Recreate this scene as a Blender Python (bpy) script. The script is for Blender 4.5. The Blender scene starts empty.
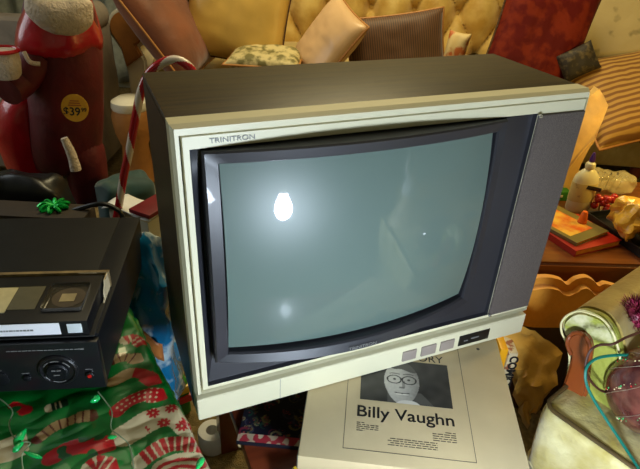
import bpy, bmesh, math, random
from mathutils import Vector, Matrix, noise, Euler
R = math.radians
SC = bpy.context.scene
COL = SC.collection

# ------------------------------------------------------------------ camera
CP = Vector((-.0813, -.6067, .6886)); FPX = 555.735
YAW, PIT, ROL = .4193, .5322, .0526
_w = Vector((math.sin(YAW)*math.cos(PIT), math.cos(YAW)*math.cos(PIT), -math.sin(PIT)))
_r0 = Vector((math.cos(YAW), -math.sin(YAW), 0)); _u0 = _r0.cross(_w)
_r = _r0*math.cos(ROL)+_u0*math.sin(ROL); _u = -_r0*math.sin(ROL)+_u0*math.cos(ROL)
cam = bpy.data.cameras.new('camera'); camo = bpy.data.objects.new('camera', cam); COL.objects.link(camo)
cam.sensor_width = 36; cam.lens = FPX/640*36; cam.clip_start = .02; cam.clip_end = 50
M = Matrix((_r, _u, -_w)).transposed().to_4x4(); M.translation = CP
camo.matrix_world = M
SC.camera = camo

# ------------------------------------------------------------------ world, lights, exposure
wd = bpy.data.worlds.new('world'); SC.world = wd; wd.use_nodes = True
wd.node_tree.nodes['Background'].inputs[0].default_value = (1, .93, .8, 1)
wd.node_tree.nodes['Background'].inputs[1].default_value = .25
SC.view_settings.view_transform = 'Standard'; SC.view_settings.look = 'None'
SC.view_settings.exposure = 0.0; SC.view_settings.gamma = 1

BULB = 330                                      # strength of the hanging bulb's own glass
def light(name, kind, loc, energy, color, size=.1, rot=None, sy=None):
    l = bpy.data.lights.new(name, kind); l.energy = energy; l.color = color
    if kind == 'AREA':
        l.size = size
        if sy: l.shape = 'RECTANGLE'; l.size_y = sy
    else: l.shadow_soft_size = size
    o = bpy.data.objects.new(name, l); o.location = loc
    if rot: o.rotation_euler = rot
    COL.objects.link(o); return o
light('ambient_fill_light', 'AREA', (.3, .8, 1.9), 6.5, (1, .86, .56), 1.2)  # added soft overhead fill for overall ambience, no fixture there
light('sofa_fill_light', 'AREA', (1.0, 1.45, 1.9), 30, (1, .84, .46), .8)  # added fill that brightens the sofa area, not an actual ceiling lamp
light('table_lamp_light', 'POINT', (1.46, .24, .40), 8.5, (1, .68, .16), .06)
light('window_light', 'AREA', (-1.5, 1.6, .9), 9, (.85, .95, 1), 1.0, (0, R(-80), R(-28)))

# ------------------------------------------------------------------ projection helpers (pixel ray -> point in the room)
def ray(x, y): return _w+_r*((x-320)/FPX)-_u*((y-234.5)/FPX)
def atz(x, y, z): d = ray(x, y); return CP+d*((z-CP.z)/d.z)
def aty(x, y, Y): d = ray(x, y); return CP+d*((Y-CP.y)/d.y)
def gd(d, x, y):
    v = ray(x, y); fw = v.x*math.sin(YAW)+v.y*math.cos(YAW); return CP+v*(d/fw)

# ------------------------------------------------------------------ materials
def srgb(c):
    return tuple((v/255/12.92 if v/255 <= .04045 else ((v/255+.055)/1.055)**2.4) for v in c)+(1,)
def N(nt, t, **k):
    n = nt.nodes.new(t)
    for a, b in k.items():
        if a.startswith('i_'):
            key = a[2:]; key = int(key) if key.isdigit() else key.replace('_', ' ')
            n.inputs[key].default_value = b
        else: setattr(n, a, b)
    return n
def mat(name, c, rough=.6, var=.12, scale=12, metal=0, bump=0, bscale=60, stretch=(1, 1, 1), coat=0, emit=0, alpha=1,
        trans=0, sheen=0, c2=None, ramp=(.4, .6), attr=None, kind='noise', detail=4, spec=.5):
    m = bpy.data.materials.new(name); m.use_nodes = True; nt = m.node_tree; L = nt.links
    b = nt.nodes['Principled BSDF']
    b.inputs['Roughness'].default_value = rough; b.inputs['Metallic'].default_value = metal
    b.inputs['Coat Weight'].default_value = coat; b.inputs['Alpha'].default_value = alpha
    b.inputs['Transmission Weight'].default_value = trans; b.inputs['Sheen Weight'].default_value = sheen
    b.inputs['Specular IOR Level'].default_value = spec
    tc = N(nt, 'ShaderNodeTexCoord'); mp = N(nt, 'ShaderNodeMapping'); mp.inputs['Scale'].default_value = stretch
    L.new(tc.outputs['Object'], mp.inputs[0])
    if kind == 'noise': tx = N(nt, 'ShaderNodeTexNoise', i_Scale=scale, i_Detail=detail); fac = tx.outputs[0]
    elif kind == 'voronoi': tx = N(nt, 'ShaderNodeTexVoronoi', i_Scale=scale); fac = tx.outputs['Distance']
    else: tx = N(nt, 'ShaderNodeTexWave', i_Scale=scale, i_Distortion=detail, i_Detail=2.0); tx.bands_direction = kind; fac = tx.outputs[0]
    L.new(mp.outputs[0], tx.inputs['Vector'])
    cr = N(nt, 'ShaderNodeValToRGB'); L.new(fac, cr.inputs[0])
    a = srgb(c)
    if c2 is None:
        lo = tuple(v*(1-var*1.6) for v in a[:3])+(1,); hi = tuple(min(1, v*(1+var*1.6)) for v in a[:3])+(1,); ramp = (.25, .75)
    else: lo, hi = a, srgb(c2)
    cr.color_ramp.elements[0].color = lo; cr.color_ramp.elements[1].color = hi
    cr.color_ramp.elements[0].position = ramp[0]; cr.color_ramp.elements[1].position = ramp[1]
    out = cr.outputs[0]
    if attr:
        at = N(nt, 'ShaderNodeAttribute', attribute_name='Col'); mx = N(nt, 'ShaderNodeMix', data_type='RGBA', blend_type='MULTIPLY')
        mx.inputs[0].default_value = 1; L.new(at.outputs[0], mx.inputs[6]); L.new(out, mx.inputs[7]); out = mx.outputs[2]
    L.new(out, b.inputs['Base Color'])
    if emit:
        L.new(out, b.inputs['Emission Color']); b.inputs['Emission Strength'].default_value = emit
    if bump:
        t2 = N(nt, 'ShaderNodeTexNoise', i_Scale=bscale, i_Detail=5.0); L.new(mp.outputs[0], t2.inputs['Vector'])
        bp = N(nt, 'ShaderNodeBump', i_Strength=bump, i_Distance=.01); L.new(t2.outputs[0], bp.inputs['Height']); L.new(bp.outputs[0], b.inputs['Normal'])
    return m

# ------------------------------------------------------------------ mesh helpers
def tag(o, label=None, cat=None, group=None, kind=None):
    for k, v in (('label', label), ('category', cat), ('group', group), ('kind', kind)):
        if v: o[k] = v
    return o
def link(name, me, parent=None):
    o = bpy.data.objects.new(name, me); COL.objects.link(o)
    if parent: o.parent = parent
    return o
def empty(name, loc, rz=0, **k):
    o = bpy.data.objects.new(name, None); o.location = loc; o.rotation_euler = (0, 0, rz); o.empty_display_size = .05
    COL.objects.link(o); tag(o, **k); return o
def obj(name, bm, m, parent=None, smooth=True, ang=35, sub=0):
    bmesh.ops.recalc_face_normals(bm, faces=bm.faces)
    me = bpy.data.meshes.new(name); bm.to_mesh(me); bm.free()
    for mm in (m if isinstance(m, (list, tuple)) else [m]): me.materials.append(mm)
    if smooth:
        me.shade_smooth(); me.set_sharp_from_angle(angle=R(ang))
    o = link(name, me, parent)
    if sub:
        s = o.modifiers.new('sub', 'SUBSURF'); s.levels = sub; s.render_levels = sub
    return o
def NB(): return bmesh.new()
def box(bm, x0, x1, y0, y1, z0, z1, bev=0, seg=2, mx=None):
    t = bmesh.new(); bmesh.ops.create_cube(t, size=1)
    for v in t.verts: v.co = Vector(((x0+x1)/2+v.co.x*(x1-x0), (y0+y1)/2+v.co.y*(y1-y0), (z0+z1)/2+v.co.z*(z1-z0)))
    if bev: bmesh.ops.bevel(t, geom=t.edges[:], offset=bev, segments=seg, affect='EDGES', profile=.6)
    merge(bm, t, mx); return bm
def merge(bm, t, mx=None, mi=None):
    if mx: bmesh.ops.transform(t, matrix=mx, verts=t.verts)
    mp = {}
    for v in t.verts: mp[v] = bm.verts.new(v.co)
    for f in t.faces:
        try:
            g = bm.faces.new([mp[v] for v in f.verts]); g.material_index = f.material_index if mi is None else mi
        except ValueError: pass
    t.free()
def tube(bm, pts, r, n=10, cap=True, closed=False):
    pts = [Vector(p) for p in pts]; m = len(pts); rr = r if isinstance(r, (list, tuple)) else [r]*m
    rings = []; prev = None
    for i, p in enumerate(pts):
        if closed: t = pts[(i+1) % m]-pts[i-1]
        else: t = pts[min(i+1, m-1)]-pts[max(i-1, 0)]
        t.normalize()
        if prev is None:
            a = Vector((0, 0, 1)) if abs(t.z) < .9 else Vector((1, 0, 0)); s = t.cross(a).normalized()
        else: s = (prev-t*prev.dot(t)).normalized()
        prev = s; q = t.cross(s)
        rings.append([bm.verts.new(p+(s*math.cos(k*2*math.pi/n)+q*math.sin(k*2*math.pi/n))*rr[i]) for k in range(n)])
    for i in range(m if closed else m-1):
        A, B = rings[i], rings[(i+1) % m]
        for k in range(n): bm.faces.new((A[k], A[(k+1) % n], B[(k+1) % n], B[k]))
    if cap and not closed: bm.faces.new(rings[0][::-1]); bm.faces.new(rings[-1])
    return rings
def lathe(bm, prof, n=28, mx=None):
    t = bmesh.new(); rings = []
    for r_, z in prof: rings.append([t.verts.new((max(r_, 1e-5)*math.cos(k*2*math.pi/n), max(r_, 1e-5)*math.sin(k*2*math.pi/n), z)) for k in range(n)])
    for a, b in zip(rings, rings[1:]):
        for k in range(n): t.faces.new((a[k], a[(k+1) % n], b[(k+1) % n], b[k]))
    t.faces.new(rings[0][::-1]); t.faces.new(rings[-1])
    merge(bm, t, mx)
def smoothpts(P, k=6, closed=False):
    P = [Vector(p) for p in P]; out = []; n = len(P)
    for i in range(n if closed else n-1):
        if closed: a, b, c, d = P[i-1], P[i], P[(i+1) % n], P[(i+2) % n]
        else: a, b, c, d = P[max(i-1, 0)], P[i], P[i+1], P[min(i+2, n-1)]
        for j in range(k):
            t = j/k
            out.append(.5*((2*b)+(c-a)*t+(2*a-5*b+4*c-d)*t*t+(3*b-a-3*c+d)*t**3))
    if not closed: out.append(P[-1])
    return out
def prism(bm, pts, y0, y1, bev=0, mx=None, seg=2):          # outline in XZ, extruded along Y
    t = bmesh.new(); a = [t.verts.new((p[0], y0, p[1])) for p in pts]; b = [t.verts.new((p[0], y1, p[1])) for p in pts]
    n = len(pts); f0 = t.faces.new(a); f1 = t.faces.new(b[::-1])
    for i in range(n): t.faces.new((a[i], b[i], b[(i+1) % n], a[(i+1) % n]))
    bmesh.ops.recalc_face_normals(t, faces=t.faces)
    if bev: bmesh.ops.bevel(t, geom=list(f0.edges)+list(f1.edges), offset=bev, segments=seg, affect='EDGES')
    merge(bm, t, mx)
def grid(bm, nu, nv, fn):
    V = [[bm.verts.new(fn(i/nu, j/nv)) for i in range(nu+1)] for j in range(nv+1)]
    for j in range(nv):
        for i in range(nu): bm.faces.new((V[j][i], V[j][i+1], V[j+1][i+1], V[j+1][i]))
    return V
def nz(p, s, seed=0): return noise.noise(Vector(p)*s+Vector((seed*7.3, seed*3.1, seed)))
def crumple(bm, amp, s, seed=0):
    for v in bm.verts:
        d = Vector((nz(v.co, s, seed), nz(v.co, s, seed+5), nz(v.co, s, seed+9)))
        d2 = Vector((nz(v.co, s*2.6, seed+2), nz(v.co, s*2.6, seed+6), nz(v.co, s*2.6, seed+11)))
        v.co += d*amp+d2*amp*.45
def subbox(bm, x0, x1, y0, y1, z0, z1, cuts=10, q=6):
    t = bmesh.new(); bmesh.ops.create_cube(t, size=1)
    bmesh.ops.subdivide_edges(t, edges=t.edges[:], cuts=cuts, use_grid_fill=True)
    for v in t.verts:
        c = v.co*2; l = (abs(c.x)**q+abs(c.y)**q+abs(c.z)**q)**(1/q); c = c/l
        v.co = Vector(((x0+x1)/2+c.x*(x1-x0)/2, (y0+y1)/2+c.y*(y1-y0)/2, (z0+z1)/2+c.z*(z1-z0)/2))
    merge(bm, t)
def paint(me, fn):
    ca = me.color_attributes.new('Col', 'FLOAT_COLOR', 'POINT')
    for i, v in enumerate(me.vertices): ca.data[i].color = fn(v.co)
def text(s, size, m, parent=None, mx=None, name='lettering', ext=.0002, align='CENTER', sx=1, shear=0, bold=0):
    c = bpy.data.curves.new('t', 'FONT'); c.body = s; c.size = size; c.extrude = ext; c.align_x = align; c.shear = shear; c.offset = bold
    o = bpy.data.objects.new('t', c); COL.objects.link(o)
    dg = bpy.context.evaluated_depsgraph_get(); me = bpy.data.meshes.new_from_object(o.evaluated_get(dg))
    bpy.data.objects.remove(o); me.materials.clear(); me.materials.append(m)
    if mx: me.transform(mx @ Matrix.Diagonal((sx, 1, 1, 1)))
    return link(name, me, parent)
FRONT = Matrix.Rotation(R(90), 4, 'X')                     # text plane XY -> XZ, facing -Y

def cushion(name, w, h, t, m, loc, yaw, lean=0, roll=0, pinch=.06, wr=.006, pipe=None, seed=1, label=None, cat='cushion', group=None, n=26, paintfn=None):
    e = empty(name, loc, label=label, cat=cat, group=group)
    e.rotation_euler = (Matrix.Rotation(yaw, 3, 'Z') @ Matrix.Rotation(lean, 3, 'X') @ Matrix.Rotation(roll, 3, 'Y')).to_euler()
    bm = NB()
    def P(u, v, s):
        x = w/2*u*(1-pinch*(1-v*v)); z = h/2*v*(1-pinch*(1-u*u))
        k = (max(0, (1-u**4))*max(0, (1-v**4)))**.5
        k = k*.75+.25*max(0, (1-u*u)*(1-v*v))**.5
        d = t/2*k
        p = Vector((x, s*d, z))
        edge = min(1, (1-abs(u))*4, (1-abs(v))*4)
        p.y += s*wr*nz((x, s, z), 9, seed)*edge+s*wr*.6*nz((x*1.5, s, z), 24, seed)*edge
        return p
    F = grid(bm, n, n, lambda a, b: P(a*2-1, b*2-1, -1)); B = grid(bm, n, n, lambda a, b: P(a*2-1, b*2-1, 1))
    bmesh.ops.remove_doubles(bm, verts=bm.verts, dist=.0006)
    o = obj('cushion_cover', bm, m, e, ang=80)
    if paintfn: paint(o.data, paintfn)
    if pipe:
        bm = NB(); q = []
        for k in range(n): q.append((w/2*(2*k/n-1)*(1), 0, -h/2*(1-pinch*(1-(2*k/n-1)**2))))
        for k in range(n): q.append((w/2*(1-pinch*(1-(2*k/n-1)**2)), 0, h/2*(2*k/n-1)))
        for k in range(n): q.append((-w/2*(2*k/n-1), 0, h/2*(1-pinch*(1-(2*k/n-1)**2))))
        for k in range(n): q.append((-w/2*(1-pinch*(1-(2*k/n-1)**2)), 0, -h/2*(2*k/n-1)))
        tube(bm, q, .005, 6, closed=True); obj('piping', bm, pipe, e, ang=80)
    return e

# ------------------------------------------------------------------ the room
FZ = -.42; SY = R(-28)
X1 = Vector((math.cos(SY), math.sin(SY), 0)); Y1 = Vector((-math.sin(SY), math.cos(SY), 0)); SO = Vector((.2, 2.2, 0))
SM = Matrix.Translation(SO) @ Matrix.Rotation(SY, 4, 'Z')
carpet = mat('carpet', (112, 96, 58), .95, .25, 60, bump=.8, bscale=300, c2=(146, 124, 78), ramp=(.35, .65))
wallm = mat('wall_paint', (176, 180, 158), .85, .05, 5, bump=.1)
ceilm = mat('ceiling_paint', (200, 195, 175), .9, .03, 5)
trimm = mat('trim_paint', (196, 190, 165), .5, .04, 5)
def struct(name, bm, m):
    o = obj(name, bm, m); o.matrix_world = SM; o['kind'] = 'structure'; return o
bx0, bx1, by0, by1, CZ = -1.9, 3.3, -4.3, 1.0, 2.0
struct('floor', box(NB(), bx0, bx1, by0, by1, FZ-.1, FZ), carpet)
struct('ceiling', box(NB(), bx0, bx1, by0, by1, CZ, CZ+.1), ceilm)
struct('wall_back', box(NB(), bx0-.1, bx1+.1, by1, by1+.1, FZ-.1, CZ+.1), wallm)
struct('wall_front', box(NB(), bx0-.1, bx1+.1, by0-.1, by0, FZ-.1, CZ+.1), wallm)
struct('wall_left', box(NB(), bx0-.1, bx0, by0, by1, FZ-.1, CZ+.1), wallm)
struct('wall_right', box(NB(), bx1, bx1+.1, by0, by1, FZ-.1, CZ+.1), wallm)
struct('baseboard_back', box(NB(), bx0, bx1, by1-.015, by1, FZ, FZ+.1, .004), trimm)

# ------------------------------------------------------------------ the television
K = .87
def tvs(bm):
    for v in bm.verts: v.co *= K
    return bm
W, H, D = .718, .5416, .273
wood = mat('wood_grain_vinyl', (42, 28, 6), .42, .3, 5, stretch=(1.5, 22, 22), c2=(70, 54, 18), ramp=(.3, .7), bump=.06, bscale=20, coat=.0, detail=6, spec=.3)
woodside = wood
champ = mat('champagne_plastic', (212, 206, 174), .45, .05, 4, spec=.5)
dark = mat('dark_groove', (14, 14, 14), .6, .1, 10)
bez = mat('charcoal_bezel', (40, 40, 45), .42, .06, 6, coat=.08)
grille = mat('grille_cloth', (70, 62, 58), .8, .0, 900, c2=(104, 94, 88), ramp=(.4, .6), bump=.3, bscale=900)
blackp = mat('black_plastic', (18, 18, 20), .35, .1, 10)
btn = mat('grey_button', (150, 138, 128), .4, .05, 10)
inkg = mat('grey_ink', (120, 120, 118), .5, .05, 10)
tv = empty('television', (0, 0, 0), label='large old tube television with wood-grain cabinet and champagne front', cat='television')
bm = NB()
box(bm, 0, W, .035, D, 0, .012); box(bm, 0, W, .035, D, H-.012, H, .003); box(bm, 0, .012, .035, D, .011, H-.011); box(bm, W-.012, W, .035, D, .011, H-.011); box(bm, .011, W-.011, D-.01, D, .011, H-.011)
obj('cabinet', tvs(bm), wood, tv)
bm = NB()
rr = [[.03, D, .03, H-.03], [.05, D+.05, .05, H-.06], [.16, D+.14, .12, H-.14], [.18, D+.17, .14, H-.17]]
loops = []
for m_, y, zl, zh in rr: loops.append([bm.verts.new(p) for p in ((m_, y, zl), (W-m_, y, zl), (W-m_, y, zh), (m_, y, zh))])
for a, b in zip(loops, loops[1:]):
    for k in range(4): bm.faces.new((a[k], a[(k+1) % 4], b[(k+1) % 4], b[k]))
bm.faces.new(loops[0]); bm.faces.new(loops[-1][::-1])
bmesh.ops.bevel(bm, geom=bm.edges[:], offset=.006, segments=2, affect='EDGES')
obj('rear_housing', tvs(bm), blackp, tv)
# front rim: a rectangular ring, chamfered towards the viewer
def ring(bm, o, i, yo, yi, yb, ch):
    x0, x1, z0, z1 = o; a0, a1, c0, c1 = i
    L_ = [(x0, x1, z0, z1, yb), (x0, x1, z0, z1, yo+ch), (x0+ch*.5, x1-ch*.5, z0+ch*.5, z1-ch*.5, yo), (a0, a1, c0, c1, yo+.001), (a0+.001, a1-.001, c0+.001, c1-.001, yi), (a0+.001, a1-.001, c0+.001, c1-.001, yb)]
    lp = [[bm.verts.new(p) for p in ((q[0], q[4], q[2]), (q[1], q[4], q[2]), (q[1], q[4], q[3]), (q[0], q[4], q[3]))] for q in L_]
    for a, b in zip(lp, lp[1:]+lp[:1]):
        for k in range(4): bm.faces.new((a[k], a[(k+1) % 4], b[(k+1) % 4], b[k]))
bm = NB(); ring(bm, (0, W, .056, H), (.010, W-.0016, .061, H-.014), 0.0, .008, .036, .009)
obj('front_rim', tvs(bm), champ, tv, ang=20)
bm = NB(); box(bm, .006, W-.004, .02, .036, .058, H-.008); obj('rim_backing', tvs(bm), dark, tv)
bm = NB(); ring(bm, (.0135, W-.003, .0645, H-.0165), (.023, .613, .071, .506), .003, .012, .022, .002)
obj('front_frame', tvs(bm), champ, tv, ang=20)
bm = NB(); box(bm, .6134, W-.0016, -.0015, .02, .072, .504, .003, 3); obj('speaker_grille', tvs(bm), grille, tv)
stud_m = mat('bright_metal', (225, 225, 225), .2, .02, 5, metal=.9)
for z in (.074, .503):
    bm = NB(); lathe(bm, [(.0035, 0), (.0035, .003), (.002, .005)], 12, Matrix.Translation((.6130, -.001, z)) @ Matrix.Rotation(R(90), 4, 'X'))
    obj('corner_stud', tvs(bm), stud_m, tv)
# screen surround
def edge(x0, x1, z0, z1, cb, ct, y1, bu, bv, n=28, inset=0):
    cx, hx, = (x0+x1)/2, (x1-x0)/2; out = []
    for side in range(4):
        for k in range(n):
            t = 2*k/n-1
            if side == 0: u, v = t, -1
            elif side == 1: u, v = 1, t
            elif side == 2: u, v = -t, 1
            else: u, v = -1, -t
            x = cx+hx*u; zb = z0-cb*(1-u*u); zt = z1+ct*(1-u*u)
            z = (zb+zt)/2+(zt-zb)/2*v
            bt = bu*(1-.4*((v+1)/2)**2); out.append(Vector((x, y1-bt*(1-u*u)-bv*(1-v*v), z)))
    return out
bm = NB(); n = 28
fo = edge(.023, .6125, .071, .5055, 0, 0, .004, 0, 0)
fo2 = edge(.0255, .6105, .0735, .5035, 0, 0, .012, 0, 0)
base = edge(.0385, .5445, .1285, .5032, .0125, 0, .022, 0, 0)
for i_, p_ in enumerate(base):
    v_ = max(0, (p_.z-.40)/.1032); p_.y -= .016*v_**2 if v_ < 1 else .016
outr = edge(.0375, .5455, .127, .5035, .0135, .0, -.002, .038, .006)
outr2 = edge(.0405, .5425, .130, .5012, .0135, .0, -.0055, .038, .006)
innr2 = edge(.0585, .5305, .1405, .4855, .007, .0, -.0045, .034, .008)
innr = edge(.061, .528, .143, .483, .007, .0, -.001, .034, .008)
deep = edge(.0625, .5265, .1445, .4815, .007, .0, .016, .033, .012)
loops = [[bm.verts.new(p) for p in q] for q in (fo, fo2, base, outr, outr2, innr2, innr, deep)]
for a, b in zip(loops, loops[1:]):
    for k in range(4*n): bm.faces.new((a[k], a[(k+1) % (4*n)], b[(k+1) % (4*n)], b[k]))
obj('screen_bezel', tvs(bm), bez, tv, ang=25)
glassm = mat('screen_glass', (92, 110, 104), .1, .03, 3, coat=1, spec=.35)
gb = glassm.node_tree.nodes['Principled BSDF']; gb.inputs['Roughness'].default_value = .38; gb.inputs['Coat Roughness'].default_value = .03
bm = NB()
def scr(a, b):
    u, v = a*2-1, b*2-1; x0, x1, z0, z1 = .0610, .5205, .1515, .4835
    cu = 1-u*u; x = (x0+x1)/2+(x1-x0)/2*u; zb = z0-.009*cu; zt = z1+.001*cu
    return Vector((x, .0-.022*(1-u*u)-.015*(1-v*v), (zb+zt)/2+(zt-zb)/2*v))
V = grid(bm, 48, 36, scr)
bd = [e for e in bm.edges if e.is_boundary]
ex = bmesh.ops.extrude_edge_only(bm, edges=bd)
for g in ex['geom']:
    if isinstance(g, bmesh.types.BMVert): g.co.y += .02
obj('screen', tvs(bm), glassm, tv, ang=60)
bm = NB(); box(bm, .055, .535, .016, .022, .125, .50); obj('screen_backing', tvs(bm), dark, tv)
# lower control strip
bm = NB(); box(bm, .001, W-.001, -.003, .05, .0, .0505, .004, 3); obj('control_strip', tvs(bm), champ, tv)
bm = NB(); box(bm, .004, W-.004, .012, .035, .0495, .057); obj('strip_groove', tvs(bm), dark, tv)
bm = NB(); box(bm, .152, .1528, -.0034, .0, .001, .0495); obj('strip_seam', tvs(bm), inkg, tv)
def tvx(px, py): p = aty(px, py, -.003*K)/K; return p.x, p.z
for a, b in (((402, 357), (417, 346)), ((421, 351), (437, 340)), ((440, 346), (455, 336))):
    x0, z = tvx(*a); x1, _ = tvx(*b)
    bm = NB(); box(bm, x0, x1, -.0062, 0, .012, .0365, .0015); obj('button', tvs(bm), btn, tv)
x0, _ = tvx(458, 344); x1, _ = tvx(489, 332)
bm = NB(); box(bm, x0, x1, -.0045, 0, .011, .038, .0008); cp = obj('control_panel', tvs(bm), blackp, tv)
bm = NB(); box(bm, x0+.03, x0+.05, -.006, 0, .024, .0265, .0005); box(bm, x0+.012, x0+.022, -.006, 0, .022, .024, .0005); obj('panel_marking', tvs(bm), inkg, cp)
text('TRINITRON', .0105, inkg, tv, Matrix.Scale(K, 4) @ Matrix.Translation((.050, .0023, .5125)) @ FRONT, 'brand_lettering', sx=1.15, align='LEFT').data.transform(Matrix.Identity(4))
bl = text('TRINITRON', .0095, inkg, tv, Matrix.Scale(K, 4) @ Matrix.Translation((.292, -.0452, .1205)) @ Matrix.Rotation(R(0), 4, 'Z') @ FRONT, 'bezel_lettering', sx=1.1)

# ------------------------------------------------------------------ brown low table and the records
redwood = mat('red_brown_wood', (96, 40, 22), .35, .25, 6, stretch=(1, 10, 1), c2=(128, 58, 30), ramp=(.3, .7), coat=.2)
t = empty('low_table', (.3, .0, FZ), label='red-brown low wooden table under the records', cat='table')
bm = NB(); box(bm, -.228, .165, -.35, .30, .292, .318, .005); obj('tabletop', bm, redwood, t)
for sx in (-.20, .14):
    for sy in (-.32, .27):
        bm = NB(); box(bm, sx-.02, sx+.02, sy-.02, sy+.02, 0, .293, .003); obj('leg', bm, redwood, t)
creampaper = mat('cream_sleeve_card', (200, 182, 142), .5, .08, 7, bump=.15, bscale=14, coat=.12)
greyspine = mat('grey_spine', (118, 114, 108), .4, .15, 20)
whitecard = mat('white_card', (205, 200, 182), .6, .05, 10)
AM = Matrix.Translation((.122, -.113, 0)) @ Matrix.Rotation(R(-28.17), 4, 'Z')
ab = empty('record_box_set', AM.to_translation(), R(-28.17), label='cream boxed record set with a portrait photo and printed title, directly under the television', cat='record')
S = .338
bm = NB(); box(bm, 0, S, 0, S, -.035, -.0015, .0015, 2); obj('box_lid', bm, creampaper, ab)
bm = NB(); box(bm, -.0012, .0, .002, S-.002, -.033, -.003); obj('spine', bm, greyspine, ab)
ink = mat('black_ink', (28, 28, 30), .4, .1, 10); inkm = mat('grey_print', (74, 70, 64), .5, .1, 10)
def al(px, py):
    p = AM.inverted() @ atz(px, py, -.0012); return p.x, p.y
# printed frame
TL, TR_, BL, BR = al(350, 372), al(461, 345), al(341, 447), al(471, 463)
fx0, fx1, fy0 = (TL[0]+BL[0])/2, (TR_[0]+BR[0])/2, (BL[1]+BR[1])/2
bm = NB()
for (a, b, c, d) in ((fx0, fx0+.0008, fy0, S-.01), (fx1, fx1+.0008, fy0, S-.01), (fx0, fx1, fy0, fy0+.0008)):
    box(bm, a, b, c, d, -.0016, -.0012)
obj('printed_frame', bm, inkm, ab)
# portrait photograph
pa, pb, pc, pd = al(360, 399), al(453, 409), al(362, 378), al(450, 363)
px0, px1 = pa[0], pb[0]; py0 = (pa[1]+pb[1])/2; py1 = al(452, 366)[1]
def portrait(co):
    u = (co.x-px0)/(px1-px0); v = (co.y-py0)/(py1-py0)
    g = .045+.02*noise.noise(co*60)
    cx, cy = .46, .47; a = .20; b = .50
    dx, dy = (u-cx)/a, (v-cy)/b
    if abs(u-.5) < .30-.5*max(0, v-.0) and v < .26 and u > .3: g = .10
    jaw = 1-.18*max(0, -dy)
    if (dx/jaw)**2+dy*dy < 1:
        g = .60-.34*min(1, max(0, dx*.9+.05))+.06*noise.noise(co*220)-.12*abs(dy+.1)
        if dy > .60+.03*math.sin(u*30)-.12*dx: g = .10
        for ex in (-.40, .40):
            q = ((dx-ex)/.34)**2+((dy-.13)/.16)**2
            if q < .07: g = .07
            if abs(dy-.36-.05*math.cos((dx-ex)*4)) < .025 and abs(dx-ex) < .3: g *= .4
        if .02 < dx < .17 and -.22 < dy < .08: g *= .55
        if abs(dx) < .15 and abs(dy+.24) < .03: g *= .4
        sm = -.50+.14*dx*dx
        if abs(dx) < .40 and abs(dy-sm) < .022: g = .12
        if abs(dx) < .34 and sm-.075 < dy < sm-.02: g = min(.8, g*1.5)
    for ex in (-.42, .42):
        q = ((dx-ex)/.40)**2+((dy-.12)/.19)**2
        if .75 < q < 1.15 and abs(dx) < 1.1: g = .03
    if abs(dx) < .06 and abs(dy-.17) < .025: g = .03
    if (u-.52)**2/.02+(v+.06)**2/.02 < 1: g = .7
    return (g*1.0, g*.97, g*.86, 1)
photom = mat('photo_print', (255, 255, 255), .35, .02, 10, attr=True)
bm = NB(); grid(bm, 150, 110, lambda a, b: Vector((px0+(px1-px0)*a, py0+(py1-py0)*b, -.0011)))
ph = obj('portrait_photo', bm, photom, ab); paint(ph.data, portrait)
tc = al(406, 426); q0 = al(357, 417); q1 = al(455, 428)
tw = q1[0]-q0[0]
def fit_text(s, x0, x1, y, m, name, bold=0, sh=0, z=-.0012, hmul=1.0):
    o = text(s, .03, m, ab, Matrix.Identity(4), name, ext=.0001, align='LEFT', shear=sh, bold=bold)
    xs = [v.co.x for v in o.data.vertices]; k = (x1-x0)/(max(xs)-min(xs)); mn = min(xs)
    for v in o.data.vertices: v.co = Vector(((v.co.x-mn)*k+x0, v.co.y*k*hmul+y, v.co.z+z))
    return o
fit_text('Billy Vaughn', q0[0], q1[0], (q0[1]+q1[1])/2+.003, ink, 'title_lettering', bold=.00035)
h0, h1 = al(402, 362), al(453, 358)
fit_text('HISTORY', px0+(px1-px0)*.36, px0+(px1-px0)*.96, py1+.004, ink, 'heading_lettering', hmul=1.05)
random.seed(4)
bm = NB()
def dashes(x0, x1, y, h=.0012):
    x = x0
    while x < x1:
        w_ = random.uniform(.004, .011); box(bm, x, min(x+w_, x1), y, y+h, -.0015, -.0012); x += w_+.0016
yb = (q0[1]+q1[1])/2-.010
for k in range(5): dashes(q0[0], q0[0]+(.012 if k in (0, 4) else .034), yb-k*.0038)
obj('small_print', bm, inkm, ab); bm = NB()
for k in range(5): dashes(q1[0]-(.016 if k == 0 else .036), q1[0], yb-.002-k*.0042)
obj('small_print', bm, inkm, ab); bm = NB()
for k in range(4): dashes(q0[0]+.052-.004*(k % 2), q1[0]-.03, yb-.024-k*.0040)
obj('small_print', bm, inkm, ab)
bm = NB(); lathe(bm, [(.003, 0), (.003, .0003)], 14, Matrix.Translation((al(478, 349)[0], al(478, 349)[1], -.0015))); obj('printed_dot', bm, inkm, ab)
recm = [mat('record_sleeve_tan', (160, 140, 92), .5, .1, 9), mat('record_sleeve_white', (196, 186, 150), .5, .08, 9), mat('record_sleeve_grey', (104, 104, 96), .5, .1, 9), mat('record_sleeve_gold', (176, 150, 84), .5, .1, 9)]
z = -.0355
labs = ['tan record sleeve just beneath the cream boxed set', 'off-white record sleeve third from the top of the record stack', 'grey record sleeve fourth from the top of the record stack', 'golden record sleeve fifth from the top of the record stack', 'lowest record sleeve, resting on the red-brown table']
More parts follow.
